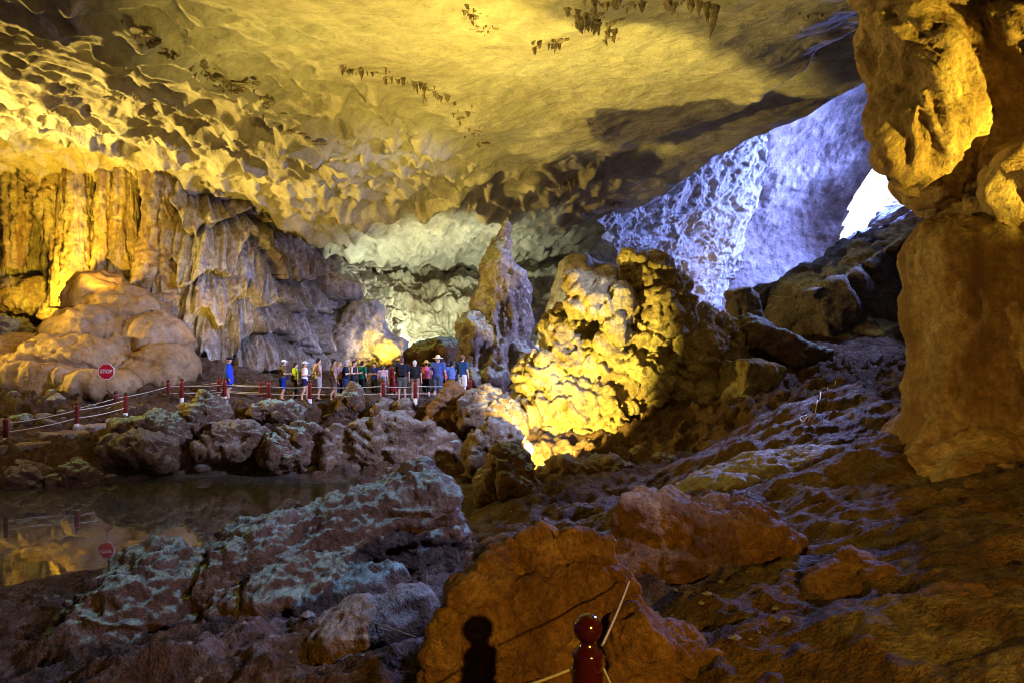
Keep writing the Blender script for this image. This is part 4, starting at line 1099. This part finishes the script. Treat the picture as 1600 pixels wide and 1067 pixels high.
# nearest post, with its ropes running to the rock
npz = P(918, 1029, 4.1)
ez = npz[2]
o = empty('rope_post', (npz[0], npz[1], ez - .80))
tag(o, 'glossy dark red wooden post with a round ball top in front of the clay boulder', 'post')
link('shaft', lathe('near_shaft', [(.001, -.1), (.078, -.1), (.085, .2), (.085, .74), (.078, .80), (.084, .815), (.084, .835), (.078, .845), (.045, .875), (.040, .90)], 32, M_POSTNEAR), None, o)
link('finial', lathe('near_finial', ballprof(.079, .972, 16, -1.0), 32, M_POSTNEAR), None, o)
hk = link('rope_eye', lathe('rope_eye', [(.006, -.02), (.012, -.01), (.012, .01), (.006, .02)], 10, M_METAL), None, o, (-.088, 0, .745))
ptop = np.array([npz[0], npz[1], ez])
A = ptop + [-.09, .0, -.055]
Bq = P(660, 1110, 4.6)
t = np.linspace(0, 1, 14)[:, None]
tag(tube('rope', A * (1 - t) + Bq * t - np.array([[0, 0, .12]]) * (t * (1 - t)), .0075, M_ROPE, 8), 'yellowish rope tied to the left of the glossy ball topped post', 'rope')
A = ptop + [.085, .02, .07]
Bq = P(983, 908, 5.55)
tag(tube('rope', A * (1 - t) + Bq * t - np.array([[0, 0, .06]]) * (t * (1 - t)), .0065, M_ROPE, 8), 'taut rope from the glossy ball topped post up to the clay boulder', 'rope')
A = ptop + [.09, .0, -.055]
Bq = P(990, 1120, 3.6)
tag(tube('rope', A * (1 - t) + Bq * t - np.array([[0, 0, .12]]) * (t * (1 - t)), .0065, M_ROPE, 8), 'short rope hanging from the right of the glossy ball topped post', 'rope')

# stop sign
sg = P(166, 580, 27.9)
gs = P(166, 621, 27.9)
so = empty('stop_sign', gs)
tag(so, 'red octagonal stop sign with white letters on a thin stand', 'sign')
R = .325
def octa(name, r, y, th, mat):
    a = np.radians(22.5 + 45 * np.arange(8))
    V = np.concatenate([np.c_[r * np.cos(a), np.full(8, y), r * np.sin(a)], np.c_[r * np.cos(a), np.full(8, y + th), r * np.sin(a)]])
    m = bpy.data.meshes.new(name)
    fs = [tuple(range(8)), tuple(range(15, 7, -1))] + [(i, i + 8, (i + 1) % 8 + 8, (i + 1) % 8) for i in range(8)]
    m.from_pydata(V.tolist(), [], fs); m.update()
    m.materials.append(mat)
    return m
hz = sg[2] - gs[2]
plate = link('plate', octa('sign_plate', R, 0, .02, M_SIGNWHITE), None, so, (0, 0, hz))
link('face', octa('sign_face', R * .90, -.006, .006, M_SIGNRED), None, plate, (0, 0, 0))
tc_ = bpy.data.curves.new('lettering', 'FONT')
tc_.body = 'STOP'; tc_.align_x = 'CENTER'; tc_.align_y = 'CENTER'; tc_.size = .195; tc_.extrude = .002; tc_.offset = .006; tc_.space_character = 1.0
to = bpy.data.objects.new('lettering_src', tc_)
COL.objects.link(to)
dg = bpy.context.evaluated_depsgraph_get()
lm = bpy.data.meshes.new_from_object(to.evaluated_get(dg))
bpy.data.objects.remove(to)
lm.materials.clear(); lm.materials.append(M_SIGNWHITE)
lo_ = link('lettering', lm, None, plate, (0, -.010, 0))
lo_.rotation_euler = (math.radians(90), 0, 0)
tube('pole', [(0, .03, hz + .2), (0, .03, hz * .5), (0, .03, .28)], .018, M_METAL, 8, so).location = (0, .03, hz + .2)
for a, b in (((0, .03, .3), (-.18, -.1, -.05)), ((0, .03, .3), (.42, -.05, -.02)), ((0, .03, .3), (0, .3, 0))):
    tube('foot', [a, (np.array(a) + b) / 2, b], .014, M_METAL, 6, so)

# stone steps of the path
for k, (px, py, D, w) in enumerate([(40, 692, 24.8, 1.5), (100, 676, 26.0, 1.5), (150, 664, 27.2, 1.5), (196, 653, 28.3, 1.3), (235, 640, 29.4, 1.3), (300, 632, 30.4, 1.3)]):
    q = P(px, py, D)
    V, f = blob([box((0, 0, -.16), (w / 2, .55, .2), rz=38 - 4 * k, rnd=.04)], .06, 0)
    V = V + vnormals(V, f) * (.03 * fbm(V * 2.5 + k * 3, 3))[:, None]
    link('path_step', mesh_np('path_step', V, f), M_STEP, ground, q)

# twigs, cable, pebbles
for k, (pts, lab) in enumerate([([(555, 960, 7.0), (580, 972, 6.9), (600, 978, 6.8), (650, 995, 6.6)], 'long dry stick lying between the lichen boulder and the clay boulder'),
                                ([(560, 940, 7.2), (575, 958, 7.1), (590, 965, 7.0)], 'short dry stick beside the dark crumbling rock')]):
    q = np.array([P(*p) for p in pts]); q[:, 2] = np.maximum(q[:, 2], ground_z(q[:, 0], q[:, 1]) + .01)
    tag(tube('twig', cubic(q, 14), .007, M_TWIG, 6), lab, 'stick')
q = np.array([P(*p) for p in [(1306, 602, 24), (1290, 612, 23), (1285, 625, 21.5), (1275, 640, 20), (1262, 650, 19), (1250, 658, 18.5), (1270, 656, 18)]])
qc = cubic(q, 40); qc[:, 2] = ground_z(qc[:, 0], qc[:, 1]) + .03
tag(tube('cable', qc, .014, M_CABLE, 6), 'pale electric cable snaking down the dark slope by the column', 'cable')

# loose angular stones on the bank between pool and path
sms = []
for k in range(6):
    pr = [ell((0, 0, 0), (.5, .4, .32))]
    V, f = blob(pr, .09, 0, clip=cutter(pr, 9, 300 + k, .5, .85))
    V = V + vnormals(V, f) * (.05 * fbm(V * 3 + k * 5, 3))[:, None]
    m_ = mesh_np('stone', V, f); m_.materials.append(M_LICHEN if k % 2 else M_BROWN); sms.append(m_)
for k in range(70):
    px_, py_ = RNG.uniform(-20, 760), 0
    D_ = RNG.uniform(22.8, 30.0)
    x_ = (px_ - 800) / F * D_
    z_ = ground_z([x_], [D_])[0]
    pyy = 533.5 + (CAMZ - z_) / F * 0 + (CAMZ - z_) * F / D_
    if z_ < .02: continue
    o = link('stone', sms[k % 6], None, None, (x_, D_, z_ + .02))
    sc_ = RNG.uniform(.3, 1.1)
    o.scale = (sc_, sc_, sc_ * RNG.uniform(.7, 1.2)); o.rotation_euler = (RNG.uniform(-.4, .4), RNG.uniform(-.4, .4), RNG.uniform(0, 6.28))
    tag(o, 'loose angular stone lying on the bank between the pool and the rope path', 'stone', 'loose stones on the pool bank')

n = 900
px = RNG.uniform(-50, 1250, n); D = RNG.uniform(5.5, 22, n)
X = (px - 800) / F * D
Zp = ground_z(X, D)
ok = (Zp > .03)
X, D, Zp = X[ok], D[ok], Zp[ok]
oct_v = np.array([[1, 0, 0], [.3, .9, 0], [-.8, .5, 0], [-.7, -.6, 0], [.4, -.9, 0], [.1, 0, .7], [0, 0, -.7]], float)
tri = np.array([[0, 1, 5, 5], [1, 2, 5, 5], [2, 3, 5, 5], [3, 4, 5, 5], [4, 0, 5, 5]])
tris = tri[:, :3]
Vs = []; Fs = []
for k in range(len(X)):
    s = RNG.uniform(.02, .07) * (1 if RNG.random() < .9 else 2)
    a = RNG.uniform(0, 6.28)
    R2 = np.array([[math.cos(a), -math.sin(a), 0], [math.sin(a), math.cos(a), 0], [0, 0, 1]])
    Vs.append((oct_v * RNG.uniform(.6, 1.3, (7, 1))) @ R2 * s + [X[k], D[k], Zp[k]]); Fs.append(tris + 7 * k)
pb = link('pebbles', mesh_np('pebbles', np.concatenate(Vs), np.concatenate(Fs), False), M_BROWN)
pb['kind'] = 'stuff'; pb['label'] = 'loose small stones scattered over the cave floor'

# ------------------------------------------------------------------ visitors
SKIN = [plain('skin_light', (0.52, 0.30, 0.20), .55, .3, .05), plain('skin_tan', (0.40, 0.21, 0.12), .55, .3, .05)]
_cm = {}
def cloth(c):
    if c not in _cm:
        _cm[c] = plain('cloth_%d' % len(_cm), c, .85, .15, .15, 14)
    return _cm[c]
def hand_tubes(wr, el, side):
    """five fingers of unequal length off the palm; returns verts, faces (quads)"""
    d = np.array(wr) - np.array(el); d /= np.linalg.norm(d)
    a = np.cross(d, [0, 1, 0.2]); a /= np.linalg.norm(a); b = np.cross(a, d)
    out_v, out_f, off = [], [], 0
    for k, (o, L) in enumerate([(-.03, .065), (-.01, .08), (.01, .085), (.03, .075), (.045, .055)]):
        p0 = np.array(wr) + d * (.085 if k < 4 else .04) + a * o * .8
        dd = d if k < 4 else d * .7 + a * .6
        pts = [p0, p0 + dd * L * .5 + b * .008, p0 + dd * L + b * .03]
        for i, (p, r) in enumerate(zip(pts, (.010, .0095, .007))):
            for t in range(4):
                an = t * math.pi / 2
                out_v.append(p + r * (math.cos(an) * a + math.sin(an) * b))
        for i in range(2):
            for t in range(4):
                out_f.append([off + i * 4 + t, off + i * 4 + (t + 1) % 4, off + i * 4 + 4 + (t + 1) % 4, off + i * 4 + 4 + t])
        off += 12
    return np.array(out_v), np.array(out_f)

eye_m = None
def person(px, py, D, H, face, label, shirt, sleeve, legs, legcol, hair=(0.03, 0.02, 0.015), hat=None, hatcol=None, arms='down', pack=None, shoe=(.05, .05, .05), skin=0, wide=1.0, walk=0.0, bow=0.0, item=None, sock=None):
    global eye_m
    g = P(px, py, D)
    root = empty('person', (g[0], g[1], g[2]), math.radians(face))
    s = H / 1.75
    root.scale = (s, s, s)
    tag(root, label, 'person')
    W = wide
    hipx = .085 * W
    kn = [(-hipx - .01, .05 + walk * .5, .48), (hipx + .01, .03 - walk * .4, .48)]
    an = [(-hipx - .02, .0 + walk, .075), (hipx + .03, -.02 - walk, .075)]
    hp = [(-hipx, 0, .92), (hipx, 0, .92)]
    lean = np.array([0, .05 * bow, 0])
    ch = np.array([0, .0, 1.27]) + lean
    sh = [np.array([-.185 * W, -.005, 1.43]) + lean, np.array([.185 * W, -.005, 1.43]) + lean]
    AP = {'down': [((-.245 * W, -.02, 1.15), (-.25 * W, .05, .90)), ((.245 * W, -.02, 1.15), (.25 * W, .05, .90))],
          'hips': [((-.40 * W, -.06, 1.18), (-.19 * W, .02, 1.03)), ((.40 * W, -.06, 1.18), (.19 * W, .02, 1.03))],
          'hold': [((-.24 * W, .0, 1.16), (-.08, .27, 1.16)), ((.24 * W, .0, 1.16), (.08, .27, 1.16))],
          'cross': [((-.26 * W, .03, 1.17), (.07, .21, 1.17)), ((.26 * W, .03, 1.17), (-.07, .22, 1.21))],
          'one': [((-.245 * W, -.02, 1.15), (-.25 * W, .05, .90)), ((.26 * W, .03, 1.18), (.14, .25, 1.2))]}[arms]
    hd = np.array([0, .02 + .05 * bow, 1.635]) + lean
    legp = []
    for k in (0, 1):
        legp += [cap(hp[k], kn[k], .088 * W, .056), cap(kn[k], (an[k][0], an[k][1] - .01, .30), .055, .052), cap((an[k][0], an[k][1] - .01, .30), an[k], .052, .038), cap(an[k], (an[k][0], an[k][1] + .14, .03), .038, .028)]
    torso = [ell((0, 0, .97), (.165 * W, .12 * W, .14)), ell(ch * [1, 1, 1] - [0, 0, .14], (.150 * W, .115 * W, .17)), ell(ch, (.175 * W, .12 * W, .19)), cap(sh[0], sh[1], .062, .062)]
    armp = []
    for k in (0, 1):
        el, wr = np.array(AP[k][0]) + lean, np.array(AP[k][1]) + lean
        dv = (wr - el) / np.linalg.norm(wr - el)
        armp.append((sh[k], el, wr, dv))
    arml = []
    for (a, el, wr, dv) in armp:
        arml += [cap(a, el, .052, .042), cap(el, wr, .041, .028), ell(wr + dv * .06, (.035, .035, .045))]
    head = [cap(ch + [0, .0, .17], hd - [0, 0, .06], .055, .05), ell(hd, (.078, .096, .118)), ell(hd + [0, .045, -.07], (.05, .05, .045)), ell(hd + [0, .1, -.015], (.016, .02, .025)), ell(hd + [-.08, 0, -.01], (.014, .022, .03)), ell(hd + [.08, 0, -.01], (.014, .022, .03))]
    V, f = blob(legp + torso + arml + head, .026, .03)
    for (a, el, wr, dv), sd in zip(armp, (-1, 1)):
        hv, hf = hand_tubes(wr, el, sd)
        f = np.concatenate([f, hf + len(V)]); V = np.concatenate([V, hv])
    link('body', mesh_np('body', V, f), SKIN[skin], root)
    # upper garment
    inf = .020
    def grow(p, e):
        if p[0] == 'e': return (p[0], p[1], p[2] + e, p[3])
        return (p[0], p[1], p[2], p[3] + e, p[4] + e)
    up = [grow(p, inf) for p in torso]
    hem = .90
    for (a, el, wr, dv) in armp:
        if sleeve == 'short': up += [cap(a, a + (el - a) * .62, .072, .068)]
        if sleeve == 'long': up += [cap(a, el, .072, .062), cap(el, el + (wr - el) * .93, .060, .046)]
    if legs == 'dress':
        up += [cap((0, 0, 1.0), (0, 0, .42), .17 * W, .25 * W)]; hem = .42
    if sleeve == 'coat':
        for (a, el, wr, dv) in armp: up += [cap(a, el, .076, .066), cap(el, el + (wr - el) * .95, .064, .05)]
        up += [cap((0, 0, 1.1), (0, 0, .66), .19, .215)]; hem = .66
    if sleeve == 'none':
        clipf = lambda g: np.maximum(np.maximum(hem - g[:, 2], g[:, 2] - 1.475), np.abs(g[:, 0]) - .17 * W)
    else:
        clipf = lambda g: np.maximum(hem - g[:, 2], np.where(np.hypot(g[:, 0], g[:, 1] - lean[1]) < .10, g[:, 2] - 1.50, -1))
    V, f = blob(up, .026, .045, clip=clipf)
    V = V + vnormals(V, f) * (.010 * perlin(V * 9 + px))[:, None]
    nm = {'coat': 'jacket', 'none': 'tank_top', 'long': 'long_sleeved_shirt', 'short': 'shirt'}[sleeve]
    if legs == 'dress': nm = 'dress'
    link(nm, mesh_np(nm, V, f), cloth(shirt), root)
    if legs != 'dress':
        low = .52 if legs == 'shorts' else (.70 if legs == 'hotpants' else .06)
        lo = [ell((0, 0, .96), (.165 * W + .022, .12 * W + .022, .13))]
        for k in (0, 1):
            e = .032 if legs == 'shorts' else .022
            lo += [cap(hp[k], kn[k], .088 * W + e, .062 + e)]
            if legs == 'trousers': lo += [cap(kn[k], (an[k][0], an[k][1], .06), .075, .06)]
        V, f = blob(lo, .026, .03, clip=lambda g: np.maximum(low - g[:, 2], g[:, 2] - 1.05))
        V = V + vnormals(V, f) * (.010 * perlin(V * 8 + px))[:, None]
        nm = 'trousers' if legs == 'trousers' else 'shorts'
        link(nm, mesh_np(nm, V, f), cloth(legcol), root)
    # hair
    if hair is not None:
        V, f = blob([ell(hd + [0, -.012, .018], (.090, .104, .120)), ell(hd + [0, -.05, -.03], (.082, .06, .09))], .018, .02,
                    clip=lambda g: np.maximum((g[:, 1] - hd[1] - .055) * .8 - (g[:, 2] - hd[2] - .03) * .9, hd[2] - .10 - g[:, 2]))
        link('hair', mesh_np('hair', V, f), cloth(hair), root)
    if hat:
        hp_ = [ell(hd + [0, -.005, .055], (.098, .112, .085))]
        if hat == 'cap': hp_ += [ell(hd + [0, .115, .045], (.075, .085, .018), rx=-10)]
        if hat == 'straw': hp_ += [ell(hd + [0, .0, .04], (.22, .23, .022)), ell(hd + [0, 0, .1], (.09, .1, .075))]
        V, f = blob(hp_, .018, .015, clip=lambda g: hd[2] + .015 - g[:, 2])
        link('hat', mesh_np('hat', V, f), cloth(hatcol), root)
    for k in (0, 1):
        V, f = blob([cap((an[k][0], an[k][1] - .03, .035), (an[k][0], an[k][1] + .16, .03), .048, .038), cap((an[k][0], an[k][1], .05), an[k], .05, .048)], .018, .01, clip=lambda g: np.maximum(-g[:, 2], g[:, 2] - .10))
        link('shoe', mesh_np('shoe', V, f), cloth(shoe), root)
    if eye_m is None:
        eye_m = mesh_np('eye', oct_v * .011, tris, True); eye_m.materials.append(cloth((.02, .015, .01)))
    for sx in (-.03, .03):
        link('eye', eye_m, None, root, hd + [sx, .092, .012])
    if pack:
        kind, c = pack
        if kind == 'backpack':
            pp = [box((0, -.20, 1.24), (.15, .09, .22), rnd=.06), box((0, -.29, 1.16), (.11, .04, .11), rnd=.03)]
        elif kind == 'bag':
            pp = [box((.10, -.17, 1.05), (.10, .05, .15), rnd=.04), cap((.16, -.14, 1.1), (-.14, -.12, 1.45), .015, .015)]
        elif kind == 'waist':
            pp = [box((.02, .19, 1.0), (.12, .06, .07), rnd=.04), cap((.1, .15, 1.02), (.18, .05, 1.04), .02, .02)]
        V, f = blob(pp, .024, .03)
        nm = {'backpack': 'backpack', 'bag': 'shoulder_bag', 'waist': 'waist_bag'}[kind]
        link(nm, mesh_np(nm, V, f), cloth(c), root)
    if item:
        # flat device held in the hands: lies on the hands, a thing of its own
        w_ = root.matrix_basis @ Vector((0, .36, 1.18))
        V, f = blob([box((0, 0, 0), (.11, .075, .012), rx=35, rnd=.01)], .012, 0)
        o = link('tablet', mesh_np('tablet', V, f), cloth((.02, .02, .025)), None, w_)
        o.rotation_euler = (0, 0, math.radians(face))
        tag(o, item, 'tablet')
    return root

RIGHT = -80; AWAY = 0; CAMF = 180
BLK = (.015, .015, .018); NAVY = (.012, .016, .05)
person(357, 624, 30.6, 1.74, -75, 'person in a long bright blue jacket and dark cap standing apart, facing the crowd', (.02, .05, .42), 'coat', 'shorts', (.015, .025, .12), hair=(.2, .12, .08), hat='cap', hatcol=(.01, .012, .03), shoe=(.75, .5, .05), wide=1.12)
person(441, 626, 30.8, 1.70, -60, 'person in an olive shirt, white cap and blue shorts with a waist bag', (.13, .10, .045), 'short', 'shorts', (.01, .03, .22), hair=(.1, .08, .06), hat='cap', hatcol=(.75, .75, .75), arms='hold', pack=('waist', (.015, .02, .12)), wide=1.12, bow=.5)
person(461, 626, 31.6, 1.63, -60, 'person in a neon yellow shirt and black trousers with a shoulder bag', (.42, .62, .03), 'short', 'trousers', BLK, pack=('bag', BLK), walk=.06)
person(476, 627, 30.8, 1.66, -95, 'person in a white sleeveless top and white cap reading a tablet', (.78, .72, .75), 'none', 'hotpants', NAVY, hair=(.12, .07, .04), hat='cap', hatcol=(.7, .7, .72), arms='hold', item='black tablet held by the person in the white sleeveless top', walk=.05)
person(497, 626, 31.2, 1.80, -55, 'person in a pale pink tee and beige shorts with hands on hips, yellow bag', (.62, .42, .36), 'short', 'shorts', (.45, .38, .36), hair=(.03, .018, .012), arms='hips', pack=('bag', (.55, .38, .03)))
person(521, 627, 31.0, 1.77, -65, 'person in a dull brown tee and dark brown shorts, dark haired', (.24, .16, .12), 'short', 'shorts', (.09, .055, .035), skin=1, walk=.1)
person(530, 625, 32.4, 1.68, -100, 'person half hidden behind the one in the dull brown tee', (.35, .2, .2), 'short', 'trousers', NAVY, hair=(.25, .15, .1))
person(540, 626, 31.5, 1.71, -80, 'grey haired person in a navy tee and jeans with arms folded', (.012, .014, .035), 'short', 'trousers', (.03, .05, .14), hair=(.28, .27, .27), arms='cross', wide=1.1)
person(553, 625, 31.8, 1.70, -110, 'person in a dark tank top with bare shoulders and arms folded', (.03, .025, .03), 'none', 'trousers', BLK, hair=(.04, .02, .015), arms='cross')
person(566, 625, 32.2, 1.70, -35, 'person in a dark green tee looking away', (.01, .10, .06), 'short', 'trousers', BLK)
person(585, 622, 33.4, 1.62, 172, 'guide in a navy shirt facing back towards the pool', (.015, .02, .07), 'short', 'trousers', BLK, skin=1, arms='cross')
person(598, 626, 31.4, 1.52, -10, 'short person in a pale pink shirt with a blue shoulder bag', (.62, .42, .40), 'short', 'trousers', (.16, .14, .13), hair=(.10, .07, .05), pack=('bag', (.12, .17, .33)))
person(616, 625, 32.4, 1.68, -20, 'person in a dark red dress beside the one with the backpack', (.22, .02, .03), 'none', 'dress', (.22, .02, .03), hair=(.06, .03, .02), skin=1)
person(628, 627, 31.2, 1.84, 12, 'tall person in a black tee with a black backpack and khaki shorts', (.014, .014, .02), 'short', 'shorts', (.10, .09, .07), hair=(.12, .06, .05), pack=('backpack', (.012, .012, .016)), wide=1.15, shoe=(.4, .4, .4))
person(648, 627, 31.6, 1.75, 0, 'grey haired person in a black shirt and khaki trousers', (.016, .016, .016), 'short', 'trousers', (.27, .21, .13), hair=(.45, .44, .44), wide=1.1)
person(666, 625, 32.2, 1.70, -6, 'person in a pink shirt and small straw hat', (.50, .12, .22), 'long', 'trousers', BLK, hair=(.1, .06, .04), hat='straw', hatcol=(.45, .33, .10), wide=1.1)
person(684, 625, 31.2, 1.86, -14, 'broad person in a blue shirt, jeans and wide straw hat', (.05, .08, .24), 'short', 'trousers', (.07, .09, .16), hair=(.25, .2, .15), hat='straw', hatcol=(.62, .52, .34), wide=1.22)
person(694, 624, 32.6, 1.66, 0, 'person in a red shirt mostly hidden by the wide straw hat wearer', (.5, .03, .05), 'short', 'trousers', NAVY)
person(706, 626, 31.4, 1.68, -8, 'person in a light blue tee and dark jeans, dark short hair', (.13, .20, .46), 'short', 'trousers', (.018, .022, .06), hair=(.03, .015, .03), wide=1.12)
person(722, 624, 31.2, 1.86, -25, 'person in a dark blue tee, pale shorts and brown cap next to the spire', (.016, .05, .13), 'short', 'shorts', (.5, .47, .5), hair=(.06, .04, .03), hat='cap', hatcol=(.16, .08, .04))
